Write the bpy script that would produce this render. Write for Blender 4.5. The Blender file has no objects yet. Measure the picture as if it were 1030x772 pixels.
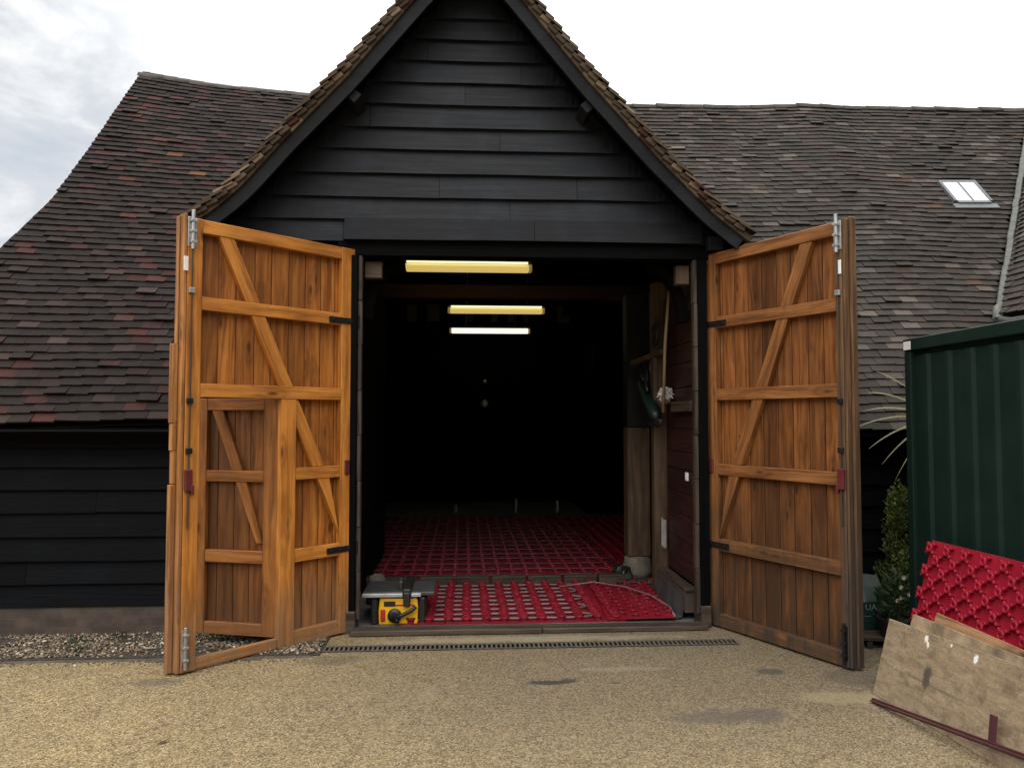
import bpy, bmesh, math, random
from mathutils import Vector, Matrix, noise as mnoise
R = math.radians
rng = random.Random(11)
scene = bpy.context.scene
COL = scene.collection

# ------------------------------------------------------------------ mesh builder
class MB:
    def __init__(s): s.v=[]; s.f=[]; s.uv=[]; s.mi=[]; s.m=0
    def face(s, idx, uvs=None):
        s.f.append(tuple(idx)); s.uv.append(uvs or [(0,0)]*len(idx)); s.mi.append(s.m)
    def hexa(s, c, L, o=None):
        """8 corners: index = ix + 2*iy + 4*iz ; L = lengths along local axes; uv follows the longest axis"""
        b=len(s.v); s.v.extend([tuple(p) for p in c])
        o=o or (rng.uniform(0,50), rng.uniform(0,50))
        a=max(range(3), key=lambda i:L[i]); rest=[i for i in range(3) if i!=a]
        def uvof(i, fx):
            t=[(i&1)*L[0], ((i>>1)&1)*L[1], ((i>>2)&1)*L[2]]
            if fx==a: return (o[0]+t[rest[0]]*.3, o[1]+t[rest[1]])
            q=[r for r in rest if r!=fx][0]
            return (o[0]+t[a], o[1]+t[q]+(.37 if fx==rest[0] else 0))
        for idx,fx in (((0,2,3,1),2),((4,5,7,6),2),((0,1,5,4),1),((2,6,7,3),1),((0,4,6,2),0),((1,3,7,5),0)):
            s.face([b+i for i in idx],[uvof(i,fx) for i in idx])
    def box(s, x0,x1,y0,y1,z0,z1):
        if x0>x1: x0,x1=x1,x0
        if y0>y1: y0,y1=y1,y0
        if z0>z1: z0,z1=z1,z0
        s.hexa([(x,y,z) for z in (z0,z1) for y in (y0,y1) for x in (x0,x1)],(x1-x0,y1-y0,z1-z0))
    def beam(s, p0,p1,w,d,up=(0,0,1)):
        """bar from p0 to p1, w across (perp to up), d along up"""
        p0=Vector(p0);p1=Vector(p1);a=p1-p0;L=a.length;a.normalize();u=Vector(up);r=a.cross(u).normalized();u=r.cross(a).normalized()
        c=[]
        for iz in (-.5,.5):
            for iy in (-.5,.5):
                for q in (p0,p1): c.append(q+r*(iy*w)*-1+u*(iz*d))
        s.hexa(c,(L,w,d))
    def tube(s, pts, r, n=8, cap=True, rs=None):
        pts=[Vector(p) for p in pts]; b=len(s.v); nrm=None
        for i,p in enumerate(pts):
            t=(pts[min(i+1,len(pts)-1)]-pts[max(i-1,0)]).normalized()
            if nrm is None:
                nrm=t.cross(Vector((0,0,1)));
                if nrm.length<.05: nrm=t.cross(Vector((1,0,0)))
                nrm.normalize()
            else:
                nrm=(nrm-t*nrm.dot(t)).normalized()
            bi=t.cross(nrm); rr=rs[i] if rs else r
            for k in range(n):
                a=2*math.pi*k/n; s.v.append(tuple(p+nrm*math.cos(a)*rr+bi*math.sin(a)*rr))
        for i in range(len(pts)-1):
            for k in range(n):
                k2=(k+1)%n; s.face((b+i*n+k,b+i*n+k2,b+(i+1)*n+k2,b+(i+1)*n+k))
        if cap:
            s.face([b+k for k in range(n)][::-1]); s.face([b+(len(pts)-1)*n+k for k in range(n)])
    def lathe(s, prof, n=16, c=(0,0,0), ax='z', closed=True):
        b=len(s.v)
        for r,h in prof:
            for k in range(n):
                a=2*math.pi*k/n; x,y=r*math.cos(a),r*math.sin(a)
                s.v.append({'z':(c[0]+x,c[1]+y,c[2]+h),'y':(c[0]+x,c[1]+h,c[2]+y),'x':(c[0]+h,c[1]+x,c[2]+y)}[ax])
        for i in range(len(prof)-1):
            for k in range(n):
                k2=(k+1)%n; s.face((b+i*n+k,b+i*n+k2,b+(i+1)*n+k2,b+(i+1)*n+k))
        if closed:
            s.face([b+k for k in range(n)][::-1]); s.face([b+(len(prof)-1)*n+k for k in range(n)])
    def prism(s, poly, fn, d0, d1):
        """polygon (u,v) mapped by fn(u,v,d) between d0 and d1"""
        n=len(poly); b=len(s.v)
        for d in (d0,d1):
            for (u,v) in poly: s.v.append(tuple(fn(u,v,d)))
        o=(rng.uniform(0,50),rng.uniform(0,50))
        s.face([b+i for i in range(n)],[(o[0]+u,o[1]+v) for u,v in poly])
        s.face([b+n+i for i in range(n)][::-1],[(o[0]+u,o[1]+v) for u,v in poly][::-1])
        for i in range(n):
            j=(i+1)%n; s.face((b+i,b+n+i,b+n+j,b+j),[(o[0],o[1]),(o[0],o[1]+abs(d1-d0)),(o[0]+.1,o[1]+abs(d1-d0)),(o[0]+.1,o[1])])
    def quad(s,a,b_,c,d):
        b=len(s.v); s.v.extend([tuple(a),tuple(b_),tuple(c),tuple(d)])
        L=(Vector(b_)-Vector(a)).length; W=(Vector(d)-Vector(a)).length
        s.face((b,b+1,b+2,b+3),[(0,0),(L,0),(L,W),(0,W)])
    def build(s, name, mats, parent=None, off=None, bevel=0, smooth=False, recalc=True, loc=None, rotz=None, seg=1):
        me=bpy.data.meshes.new(name)
        vs=s.v if off is None else [(x-off[0],y-off[1],z-off[2]) for x,y,z in s.v]
        me.from_pydata(vs,[],s.f)
        ul=me.uv_layers.new(name='UVMap'); k=0
        flat=[c for u in s.uv for q in u for c in q]
        ul.data.foreach_set('uv',flat)
        if not isinstance(mats,(list,tuple)): mats=[mats]
        for m in mats: me.materials.append(m)
        me.polygons.foreach_set('material_index',s.mi)
        if recalc:
            bm=bmesh.new(); bm.from_mesh(me); bmesh.ops.recalc_face_normals(bm,faces=bm.faces); bm.to_mesh(me); bm.free()
        if smooth: me.polygons.foreach_set('use_smooth',[True]*len(me.polygons))
        me.update()
        o=bpy.data.objects.new(name,me); COL.objects.link(o)
        if parent: o.parent=parent
        if loc is not None: o.location=loc
        if rotz is not None: o.rotation_euler=(0,0,rotz)
        if bevel:
            m=o.modifiers.new('bevel','BEVEL'); m.width=bevel; m.segments=seg; m.limit_method='ANGLE'; m.angle_limit=R(40)
        return o
def tag(o,label=None,cat=None,group=None,kind=None):
    if label: o['label']=label
    if cat: o['category']=cat
    if group: o['group']=group
    if kind: o['kind']=kind
    return o
def empty(name,loc,label,cat,group=None,rz=0):
    o=bpy.data.objects.new(name,None); COL.objects.link(o); o.location=loc; o.rotation_euler=(0,0,rz); o.empty_display_size=.1
    return tag(o,label,cat,group)

# ------------------------------------------------------------------ materials
class N:
    def __init__(s,name):
        s.m=bpy.data.materials.new(name); s.m.use_nodes=True; s.t=s.m.node_tree; s.b=s.t.nodes['Principled BSDF']; s.l=s.t.links
    def n(s,typ,**kw):
        x=s.t.nodes.new(typ)
        for k,v in kw.items():
            if k in x.inputs.keys(): x.inputs[k].default_value=v
            else: setattr(x,k,v)
        return x
    def link(s,a,b): s.l.new(a,b)
    def coord(s,kind='Object',scale=(1,1,1),loc=(0,0,0)):
        tc=s.n('ShaderNodeTexCoord'); mp=s.n('ShaderNodeMapping'); mp.inputs['Scale'].default_value=scale; mp.inputs['Location'].default_value=loc
        s.link(tc.outputs[kind],mp.inputs['Vector']); return mp.outputs[0]
    def noise(s,vec,scale=5,detail=4,rough=.55,dist=0):
        x=s.n('ShaderNodeTexNoise'); x.inputs['Scale'].default_value=scale; x.inputs['Detail'].default_value=detail; x.inputs['Roughness'].default_value=rough; x.inputs['Distortion'].default_value=dist
        s.link(vec,x.inputs['Vector']); return x.outputs['Fac']
    def vor(s,vec,scale,feature='F1',out='Distance'):
        x=s.n('ShaderNodeTexVoronoi'); x.feature=feature; x.inputs['Scale'].default_value=scale; s.link(vec,x.inputs['Vector']); return x.outputs[out]
    def ramp(s,fac,stops,interp='LINEAR'):
        x=s.n('ShaderNodeValToRGB'); x.color_ramp.interpolation=interp; e=x.color_ramp.elements
        while len(e)<len(stops): e.new(.5)
        for el,(p,c) in zip(e,stops):
            el.position=p; el.color=(c,c,c,1) if not isinstance(c,(tuple,list)) else (*c,1)
        s.link(fac,x.inputs[0]); return x.outputs[0]
    def mix(s,f,a,b,mode='MIX'):
        x=s.n('ShaderNodeMix',data_type='RGBA',blend_type=mode)
        for sock,v in ((x.inputs[0],f),(x.inputs[6],a),(x.inputs[7],b)):
            if hasattr(v,'is_linked'): s.link(v,sock)
            elif isinstance(v,(tuple,list)): sock.default_value=(*v,1)
            else: sock.default_value=v
        return x.outputs[2]
    def math(s,op,a,b=0,clamp=False):
        x=s.n('ShaderNodeMath',operation=op); x.use_clamp=clamp
        for sock,v in ((x.inputs[0],a),(x.inputs[1],b)):
            if hasattr(v,'is_linked'): s.link(v,sock)
            else: sock.default_value=v
        return x.outputs[0]
    def rand(s): return s.n('ShaderNodeNewGeometry').outputs['Random Per Island']
    def sep(s,vec):
        x=s.n('ShaderNodeSeparateXYZ'); s.link(vec,x.inputs[0]); return x.outputs
    def comb(s,x_,y_,z_):
        x=s.n('ShaderNodeCombineXYZ')
        for i,v in enumerate((x_,y_,z_)):
            if hasattr(v,'is_linked'): s.link(v,x.inputs[i])
            else: x.inputs[i].default_value=v
        return x.outputs[0]
    def bump(s,h,dist=.005,strength=1.0):
        x=s.n('ShaderNodeBump'); x.inputs['Distance'].default_value=dist; x.inputs['Strength'].default_value=strength
        s.link(h,x.inputs['Height']); s.link(x.outputs[0],s.b.inputs['Normal'])
    def out(s,color=None,rough=.6,metal=0,spec=None):
        for k,v in (('Base Color',color),('Roughness',rough),('Metallic',metal),('Specular IOR Level',spec)):
            if v is None: continue
            if hasattr(v,'is_linked'): s.link(v,s.b.inputs[k])
            elif isinstance(v,(tuple,list)): s.b.inputs[k].default_value=(*v,1)
            else: s.b.inputs[k].default_value=v
        return s.m

def plain(name,c,rough=.6,metal=0,var=.25,scale=9,spec=None,bump=0):
    m=N(name); v=m.coord('Object'); f=m.noise(v,scale,6,.65)
    lo=tuple(x*(1-var) for x in c); hi=tuple(min(1,x*(1+var)) for x in c)
    col=m.ramp(f,[(.3,lo),(.7,hi)])
    if bump: m.bump(m.noise(v,scale*8,4),bump)
    return m.out(col,rough,metal,spec)

def wood(name,dark,mid,light,grey=(.1,.085,.07),weather=.0,rough=.55,per=.5,knots=True,wz=(0.0,1.0)):
    m=N(name); uv=m.coord('UV',(1,1,1)); r=m.rand()
    mp=m.n('ShaderNodeVectorMath',operation='MULTIPLY'); m.link(uv,mp.inputs[0]); mp.inputs[1].default_value=(1.3,26,1)
    mw=m.n('ShaderNodeVectorMath',operation='MULTIPLY'); m.link(uv,mw.inputs[0]); mw.inputs[1].default_value=(1.6,7,1); warp=m.noise(mw.outputs[0],1.0,3)
    add=m.n('ShaderNodeVectorMath',operation='ADD'); m.link(mp.outputs[0],add.inputs[0])
    wv=m.comb(0,m.math('MULTIPLY',warp,2.6),0); m.link(wv,add.inputs[1])
    g1=m.noise(add.outputs[0],1.0,5,.6,.4)
    mp2=m.n('ShaderNodeVectorMath',operation='MULTIPLY'); m.link(uv,mp2.inputs[0]); mp2.inputs[1].default_value=(5,190,1)
    g2=m.noise(mp2.outputs[0],1.0,3,.6)
    g=m.math('ADD',m.math('MULTIPLY',g1,.75),m.math('MULTIPLY',g2,.25))
    c=m.ramp(g,[(.28,tuple(x*.75 for x in dark)),(.4,dark),(.53,mid),(.7,light)])
    rb=m.ramp(r,[(0,1-per*.55),(1,1+per*.25)])
    c=m.mix(1.0,c,rb,'MULTIPLY')
    big=m.noise(uv,2.2,4,.6); c=m.mix(1.0,c,m.ramp(big,[(.3,.72),(.7,1.12)]),'MULTIPLY')
    if knots:
        mk=m.n('ShaderNodeVectorMath',operation='MULTIPLY'); m.link(uv,mk.inputs[0]); mk.inputs[1].default_value=(2.6,8,1)
        kd=m.vor(mk.outputs[0],1.0)
        ring=m.math('MULTIPLY',m.ramp(kd,[(.12,0),(.26,.5),(.4,0)]),m.ramp(m.noise(uv,2.3,2),[(.40,0),(.5,1)])); c=m.mix(ring,c,tuple(x*.6 for x in dark))
        kn=m.math('MULTIPLY',m.ramp(kd,[(.03,1),(.2,0)],'EASE'),m.ramp(m.noise(uv,2.3,2),[(.40,0),(.5,1)]))
        c=m.mix(m.math('MULTIPLY',kn,.92),c,tuple(x*.28 for x in dark))
    if weather:
        ob=m.coord('Object'); z=m.sep(ob)[2]
        zz=m.ramp(m.math('DIVIDE',m.math('SUBTRACT',z,wz[0]),wz[1]-wz[0]),[(0,1),(.4,.75),(1,.0)])
        nz=m.ramp(m.noise(m.coord('Object',(9,9,1.6)),1.6,5,.65),[(.3,.4),(.6,1)])
        f=m.math('MULTIPLY',m.math('MULTIPLY',zz,nz),weather,True)
        c=m.mix(f,c,grey)
        st=m.ramp(m.noise(m.coord('Object',(14,14,2.2),(3,1,7)),1.3,4,.6),[(.66,0),(.76,.55)])
        c=m.mix(st,c,tuple(x*.3 for x in dark))
    m.bump(g,.0025)
    return m.out(c,rough,0,.3)

def black_board(name,c=(.0052,.0061,.0084),spec=.2,chalk=.5):
    m=N(name); uv=m.coord('UV'); r=m.rand()
    mp=m.n('ShaderNodeVectorMath',operation='MULTIPLY'); m.link(uv,mp.inputs[0]); mp.inputs[1].default_value=(1.6,38,1)
    g=m.noise(mp.outputs[0],1.0,6,.65,.5)
    pt=m.noise(m.n('ShaderNodeTexCoord').outputs['Object'],2.6,6,.7)
    col=m.ramp(g,[(.28,tuple(x*.7 for x in c)),(.7,tuple(x*1.5 for x in c))])
    col=m.mix(m.ramp(pt,[(.5,0),(.72,chalk)]),col,tuple(x*2.6 for x in c))
    col=m.mix(1.0,col,m.ramp(r,[(0,.7),(1,1.3)]),'MULTIPLY')
    m.bump(g,.004)
    return m.out(col,m.ramp(g,[(.3,.5),(.7,.72)]),0,spec)

def tiles(name,red=.35,base=(.0095,.007,.0063),mid=(.018,.0125,.0108)):
    m=N(name); r=m.rand(); ob=m.coord('Object')
    big=m.noise(ob,.75,3,.5)
    col=m.ramp(r,[(0,base),(.45,tuple(x*1.25 for x in base)),(.8,mid),(.95,tuple(x*1.8 for x in mid)),(1,tuple(x*2.6 for x in mid))])
    w=m.n('ShaderNodeTexWhiteNoise',noise_dimensions='1D'); m.link(m.math('MULTIPLY',r,917.3),w.inputs['W']); r2=w.outputs['Value']
    rf=m.math('ADD',r2,m.math('MULTIPLY',m.math('SUBTRACT',big,.5),.75))
    redc=m.mix(r,(.025,.009,.009),(.06,.019,.016)) if red>.05 else m.mix(r,(.03,.02,.018),(.05,.028,.022))
    col=m.mix(m.ramp(rf,[(.93-red*.25,0),(.97-red*.2,.85)]),col,redc)
    col=m.mix(m.ramp(r2,[(.993,0),(.996,.7 if red>.1 else .25)]),col,(.15,.07,.03))
    pat=m.noise(m.coord('Object',(1,.6,.6)),1.7,5,.65); col=m.mix(1.0,col,m.ramp(pat,[(.3,(.65,.66,.7)),(.7,(1.2,1.16,1.1))]),'MULTIPLY')
    moss=m.noise(ob,14,5,.7); col=m.mix(m.ramp(moss,[(.6,0),(.78,.4)]),col,(.05,.047,.04))
    m.bump(m.noise(ob,60,4,.6),.004)
    return m.out(col,.8,0,.16)

def ground_mat():
    m=N('buff_bound_gravel'); ob=m.coord('Object')
    n1=m.noise(ob,1.1,5,.6); n2=m.noise(ob,7,5,.65)
    v=m.vor(ob,130,'F1','Color'); sp=m.sep(v)[0]
    v2=m.vor(ob,42,'F1','Color'); sp2=m.sep(v2)[1]
    col=m.ramp(sp,[(0,(.10,.068,.032)),(.3,(.2,.145,.07)),(.65,(.285,.216,.112)),(.9,(.37,.29,.165)),(1,(.48,.41,.28))])
    col=m.mix(m.ramp(sp2,[(.88,0),(.95,.5)]),col,(.09,.066,.045))
    col=m.mix(1.0,col,m.ramp(n1,[(.3,(.78,.78,.8)),(.7,(1.1,1.08,1.02))]),'MULTIPLY')
    col=m.mix(1.0,col,m.ramp(n2,[(.25,.82),(.75,1.12)]),'MULTIPLY')
    x,y,z=m.sep(ob)
    # worn grey band in front of the threshold
    yy=m.math('ADD',y,m.math('MULTIPLY',m.math('SUBTRACT',n1,.5),1.4))
    band=m.math('MULTIPLY',m.ramp(m.math('MULTIPLY',m.math('SUBTRACT',yy,3.2),.45),[(0,.25),(.55,.75)]),m.ramp(m.math('MULTIPLY',m.math('ADD',m.math('ADD',x,1.6),m.math('MULTIPLY',m.math('SUBTRACT',n1,.5),2.0)),.3),[(0,.1),(.6,1)]))
    col=m.mix(band,col,m.mix(sp,(.055,.043,.029),(.175,.143,.1)))
    nd=m.noise(ob,5,4,.6)
    for (cx,cy,rx,ry,c,st) in ((.52,4.77,.16,.045,(.025,.024,.023),.85),(.66,4.80,.07,.05,(.03,.028,.027),.8),(.95,4.74,.04,.02,(.03,.03,.03),.8),(2.0,4.88,.1,.07,(.05,.047,.043),.75),
                          (1.5,4.18,.42,.13,(.07,.062,.055),.6),(2.25,4.4,.3,.12,(.33,.27,.16),.35),(.4,5.71,1.3,.09,(.31,.26,.175),.5),(1.0,5.0,.35,.05,(.3,.26,.2),.25),(-.9,5.3,.25,.12,(.05,.045,.04),.4),(2.45,4.75,.25,.18,(.06,.05,.04),.4),(-1.9,4.93,.2,.09,(.06,.05,.04),.5),(-.3,3.55,.25,.08,(.42,.37,.27),.3),(-.2,4.6,.06,.22,(.3,.27,.2),.15),(-.65,4.45,.04,.012,(.03,.03,.04),.7)):
        dx=m.math('DIVIDE',m.math('SUBTRACT',x,cx),rx); dy=m.math('DIVIDE',m.math('SUBTRACT',y,cy),ry)
        d=m.math('SQRT',m.math('ADD',m.math('MULTIPLY',dx,dx),m.math('MULTIPLY',dy,dy)))
        d=m.math('ADD',d,m.math('MULTIPLY',m.math('SUBTRACT',nd,.5),1.6))
        col=m.mix(m.ramp(d,[(.6,st),(1.0,0)]),col,c)
    m.bump(m.math('ADD',m.vor(ob,130),m.math('MULTIPLY',n2,.4)),.004,.7)
    return m.out(col,.8,0,.3)

M={}
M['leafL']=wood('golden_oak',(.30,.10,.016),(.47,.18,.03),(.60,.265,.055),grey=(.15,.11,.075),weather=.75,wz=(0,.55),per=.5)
M['plankL']=wood('golden_oak_plank',(.18,.055,.009),(.325,.113,.019),(.46,.185,.036),grey=(.13,.09,.06),weather=.8,wz=(0,.7),per=.75)  # darker than the frame oak: recess shade put into the plank colour
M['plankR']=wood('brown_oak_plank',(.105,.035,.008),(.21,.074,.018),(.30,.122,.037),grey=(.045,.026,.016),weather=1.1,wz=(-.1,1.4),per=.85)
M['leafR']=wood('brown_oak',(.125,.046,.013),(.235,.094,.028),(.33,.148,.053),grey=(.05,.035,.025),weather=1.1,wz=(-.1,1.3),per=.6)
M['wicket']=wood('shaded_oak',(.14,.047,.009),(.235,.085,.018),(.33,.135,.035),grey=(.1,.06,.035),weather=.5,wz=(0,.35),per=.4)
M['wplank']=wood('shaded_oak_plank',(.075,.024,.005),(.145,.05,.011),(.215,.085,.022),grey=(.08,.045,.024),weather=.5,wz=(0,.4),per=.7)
M['edge']=wood('oak_edge',(.2,.08,.022),(.36,.155,.045),(.5,.25,.09),grey=(.16,.11,.08),weather=.6,wz=(0,1.2),per=.3)
M['edgeR']=wood('weathered_oak_edge',(.075,.038,.017),(.14,.075,.035),(.22,.125,.066),grey=(.05,.04,.034),weather=1.0,wz=(-.1,2.0),per=.3)
M['oldwood']=wood('old_grey_wood',(.03,.022,.016),(.06,.043,.031),(.105,.078,.057),per=.3)
M['palewood']=wood('pale_bare_timber',(.055,.033,.019),(.09,.057,.034),(.13,.088,.056),per=.3)
M['polewood']=wood('pale_planed_wood',(.22,.14,.075),(.30,.2,.115),(.38,.27,.165),per=.2,knots=False)
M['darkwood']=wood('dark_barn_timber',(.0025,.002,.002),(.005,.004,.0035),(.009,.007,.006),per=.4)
M['redboard']=wood('red_brown_stained_boards',(.022,.007,.006),(.036,.011,.009),(.055,.018,.014),per=.4)
M['black']=black_board('black_painted_weatherboard',(.0066,.0082,.0118),.25,.8)  # gable: lighter, bluer black with the haze veil put into the colour
M['blackshade']=black_board('shaded_black_weatherboard',(.0022,.0027,.0037),.07,.4)  # same black paint, darkened to put the eave shade into the colour
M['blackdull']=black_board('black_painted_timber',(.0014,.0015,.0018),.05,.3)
M['trim']=black_board('black_painted_trim',(.0075,.0085,.011),.15)
M['tileL']=tiles('weathered_clay_tiles',.36,(.0095,.0066,.0062),(.017,.0112,.0102))
M['tileR']=tiles('grey_brown_clay_tiles',.0,(.0285,.0245,.0218),(.036,.0305,.027))  # grey brown clay, base lightened to put backlit haze into the colour
M['verge']=tiles('verge_clay_tiles',.1,(.055,.042,.031),(.11,.082,.058))
M['mortar']=plain('lime_mortar',(.2,.165,.125),.9,0,.4,25,bump=.004)
M['under']=plain('roof_lining',(.003,.0028,.0026),.95,spec=.05)
M['iron']=plain('black_ironwork',(.012,.012,.013),.45,.4)
M['galv']=plain('galvanised_steel',(.42,.43,.43),.42,.8,.25,30)
M['redmetal']=plain('dark_red_painted_metal',(.09,.012,.014),.45)
M['lead']=plain('weathered_lead',(.055,.058,.054),.6,.1,.35,12)
M['ridge']=plain('dark_ridge_tile',(.05,.042,.036),.85,0,.4,12,bump=.004)
m=N('plinth_brick'); ob=m.coord('Object'); bx=m.n('ShaderNodeTexBrick'); 
mp=m.n('ShaderNodeMapping'); mp.inputs['Rotation'].default_value=(R(90),0,0); m.link(ob,mp.inputs['Vector']); m.link(mp.outputs[0],bx.inputs['Vector'])
for k,v in (('Scale',1.0),('Brick Width',.22),('Row Height',.07),('Mortar Size',.006)): bx.inputs[k].default_value=v
bx.inputs['Color1'].default_value=(.05,.034,.026,1); bx.inputs['Color2'].default_value=(.078,.053,.04,1); bx.inputs['Mortar'].default_value=(.06,.05,.042,1)
c=m.mix(1.0,bx.outputs['Color'],m.ramp(m.noise(ob,6,5,.65),[(.3,.6),(.7,1.25)]),'MULTIPLY'); M['brick']=m.out(c,.85)
M['ground']=ground_mat()
m=N('gravel_stones'); r=m.rand(); M['stone']=m.out(m.ramp(r,[(0,(.05,.036,.025)),(.35,(.12,.085,.055)),(.68,(.19,.14,.09)),(.9,(.3,.235,.16)),(1,(.55,.49,.4))]),.7)
M['soil']=plain('dark_soil',(.05,.04,.03),.95,0,.5,30,bump=.01)
M['kerb']=plain('dark_edging',(.075,.062,.045),.9,0,.4,20,bump=.004)
M['slabfloor']=plain('dusty_floor_membrane',(.09,.09,.088),.8,0,.3,10)
m=N('dusty_red_plastic'); ob=m.coord('Object'); c=m.ramp(m.noise(ob,4,5,.6),[(.3,(.15,.004,.012)),(.7,(.235,.007,.02))]); d_=m.ramp(m.noise(ob,11,6,.75),[(.52,0),(.72,.5)]); c=m.mix(d_,c,(.13,.05,.048)); M['redplastic']=m.out(c,m.ramp(m.noise(ob,18,4),[(.3,.32),(.7,.6)]),0,.35)
m=N('red_plastic_panel'); ob=m.coord('Object'); c=m.ramp(m.noise(ob,4,5,.6),[(.3,(.22,.005,.017)),(.7,(.29,.009,.026))]); d_=m.ramp(m.noise(ob,7,6,.75),[(.56,0),(.75,.35)]); c=m.mix(d_,c,(.2,.06,.06)); M['redout']=m.out(c,.42,0,.35)
M['pipedark']=plain('shaded_red_pipe',(.07,.03,.033),.6)  # darker copy of the pipe, the dim interior put into its colour
M['pipe']=plain('grey_pink_pipe',(.15,.095,.098),.5)
M['cgreen']=None
m=N('dark_green_container_paint'); ob=m.coord('Object'); f=m.noise(ob,3,6,.65); st=m.noise(m.coord('Object',(6,6,.7)),3,4,.6)
c=m.ramp(f,[(.3,(.005,.0150,.0118)),(.7,(.0095,.0225,.0178))]); c=m.mix(m.ramp(st,[(.55,0),(.8,.4)]),c,(.014,.024,.022)); M['cgreen']=m.out(c,.55,0,.15)
M['white']=plain('white_plastic',(.75,.75,.73),.5,0,.1)
M['ply']=None
m=N('scuffed_plywood'); uv=m.coord('UV'); ob=m.coord('Object')
g=m.noise(m.coord('UV',(2,9,1)),3,6,.65,1.0); c=m.ramp(g,[(.25,(.15,.105,.062)),(.5,(.25,.185,.115)),(.75,(.35,.27,.18))])
sc=m.noise(ob,9,7,.75); c=m.mix(m.ramp(sc,[(.5,0),(.62,.7)]),c,(.12,.083,.05))
fs=m.noise(ob,70,5,.7); c=m.mix(1.0,c,m.ramp(fs,[(.3,.75),(.7,1.2)]),'MULTIPLY')
sr=m.noise(m.coord('Object',(3,40,3),(5,2,1)),2.2,4,.6); c=m.mix(m.ramp(sr,[(.66,0),(.72,.6)]),c,(.09,.065,.045))
sm=m.noise(m.coord('Object',(3,3,5)),1.7,5,.7); c=m.mix(m.ramp(sm,[(.63,0),(.72,.6)]),c,(.10,.08,.07))
x,y,z=m.sep(ob)
d=m.math('SQRT',m.math('ADD',m.math('POWER',m.math('DIVIDE',m.math('SUBTRACT',x,.40),.035),2),m.math('POWER',m.math('DIVIDE',m.math('SUBTRACT',y,.22),.09),2)))
d=m.math('ADD',d,m.math('MULTIPLY',m.math('SUBTRACT',m.noise(ob,14,4,.6),.5),2.2)); c=m.mix(m.ramp(d,[(.5,.8),(1.1,0)]),c,(.03,.03,.032))
pv=m.noise(m.coord('Object',(5,5,5),(2,3,0)),2.4,6,.8); c=m.mix(m.ramp(pv,[(.665,0),(.69,.9)]),c,(.72,.72,.69))
for (sx,sy,sr_) in ((.33,.425,.016),(.35,.40,.012),(.70,.43,.018),(.52,.445,.008)):
    d=m.math('SQRT',m.math('ADD',m.math('POWER',m.math('DIVIDE',m.math('SUBTRACT',x,sx),sr_),2),m.math('POWER',m.math('DIVIDE',m.math('SUBTRACT',y,sy),sr_*1.5),2)))
    d=m.math('ADD',d,m.math('MULTIPLY',m.math('SUBTRACT',m.noise(ob,55,4,.7),.5),3.0)); c=m.mix(m.ramp(d,[(.7,.95),(.95,0)]),c,(.72,.72,.69))
d=m.math('SQRT',m.math('ADD',m.math('POWER',m.math('DIVIDE',m.math('SUBTRACT',x,.45),.2),2),m.math('POWER',m.math('DIVIDE',m.math('SUBTRACT',y,.2),.008),2)))
d=m.math('ADD',d,m.math('MULTIPLY',m.math('SUBTRACT',m.noise(ob,9,4,.6),.5),2.0)); c=m.mix(m.ramp(d,[(.5,.6),(1.1,0)]),c,(.07,.06,.055))
M['ply']=m.out(c,.75)
M['ply2']=wood('brown_board',(.19,.10,.05),(.34,.19,.10),(.45,.28,.16),per=.2)
M['ply3']=plain('mottled_board',(.25,.18,.11),.8,0,.6,7)
M['barred']=plain('maroon_primer',(.06,.018,.022),.5)
M['yellow']=plain('yellow_tool_plastic',(.75,.42,.01),.4,0,.1)
M['toolblack']=plain('black_tool_plastic',(.012,.012,.012),.45)
M['toolgrey']=plain('grey_cast_metal',(.06,.063,.063),.5,.4)
M['drainbar']=plain('dull_drain_metal',(.11,.105,.095),.6,.3)
M['alu']=plain('bright_aluminium',(.4,.4,.4),.4,.5)
M['swred']=plain('red_switch',(.4,.02,.02),.4)
M['leaf']=None
m=N('conifer_foliage'); r=m.rand(); M['leaf']=m.out(m.ramp(r,[(0,(.018,.036,.006)),(.5,(.06,.105,.012)),(1,(.17,.2,.035))]),.6)
M['bark']=plain('bark',(.05,.035,.025),.9)
M['blade']=plain('pale_grass_blade',(.2,.19,.1),.5,0,.35,4)
M['greenleaf']=plain('dull_green_leaf',(.03,.05,.018),.5)
M['petal']=plain('cream_petal',(.36,.35,.26),.6,0,.1)
M['bag']=plain('dark_green_bag',(.010,.030,.026),.4,0,.3)
M['bagtop']=plain('pale_bag_print',(.1,.12,.115),.45)
M['bagtext']=plain('pale_lettering',(.2,.23,.22),.5)
M['stonepad']=plain('pale_stone',(.15,.13,.1),.85,0,.4,14,bump=.01)
M['membrane']=plain('grey_plastic_sheet',(.045,.047,.05),.45)
M['greentool']=plain('green_tool_casing',(.006,.020,.016),.45)
M['cloth']=plain('off_white_cloth',(.5,.49,.46),.9,0,.15,20)
M['deadleaf']=plain('brown_leaf',(.07,.035,.015),.7)
M['pane_dark']=plain('dull_plaster',(.06,.057,.053),.9)
def emit(name,c,s):
    m=N(name); m.b.inputs['Emission Color'].default_value=(*c,1); m.b.inputs['Emission Strength'].default_value=s
    return m.out((.7,.65,.4),.4)
M['tubeY']=emit('yellowed_lit_diffuser',(1,.72,.2),.5)
M['endcap']=emit('lamp_end_cap',(1,.7,.25),.12)
M['tubeYb']=emit('bright_yellow_tube',(1,.92,.5),1.1)
M['tubeW']=emit('white_lit_diffuser',(1,.97,.72),1.1)
M['skyframe']=plain('grey_skylight_frame',(.10,.11,.12),.5)
m=N('skylight_glass'); M['glass']=m.out((.75,.79,.83),.12,0,.6)

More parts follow.
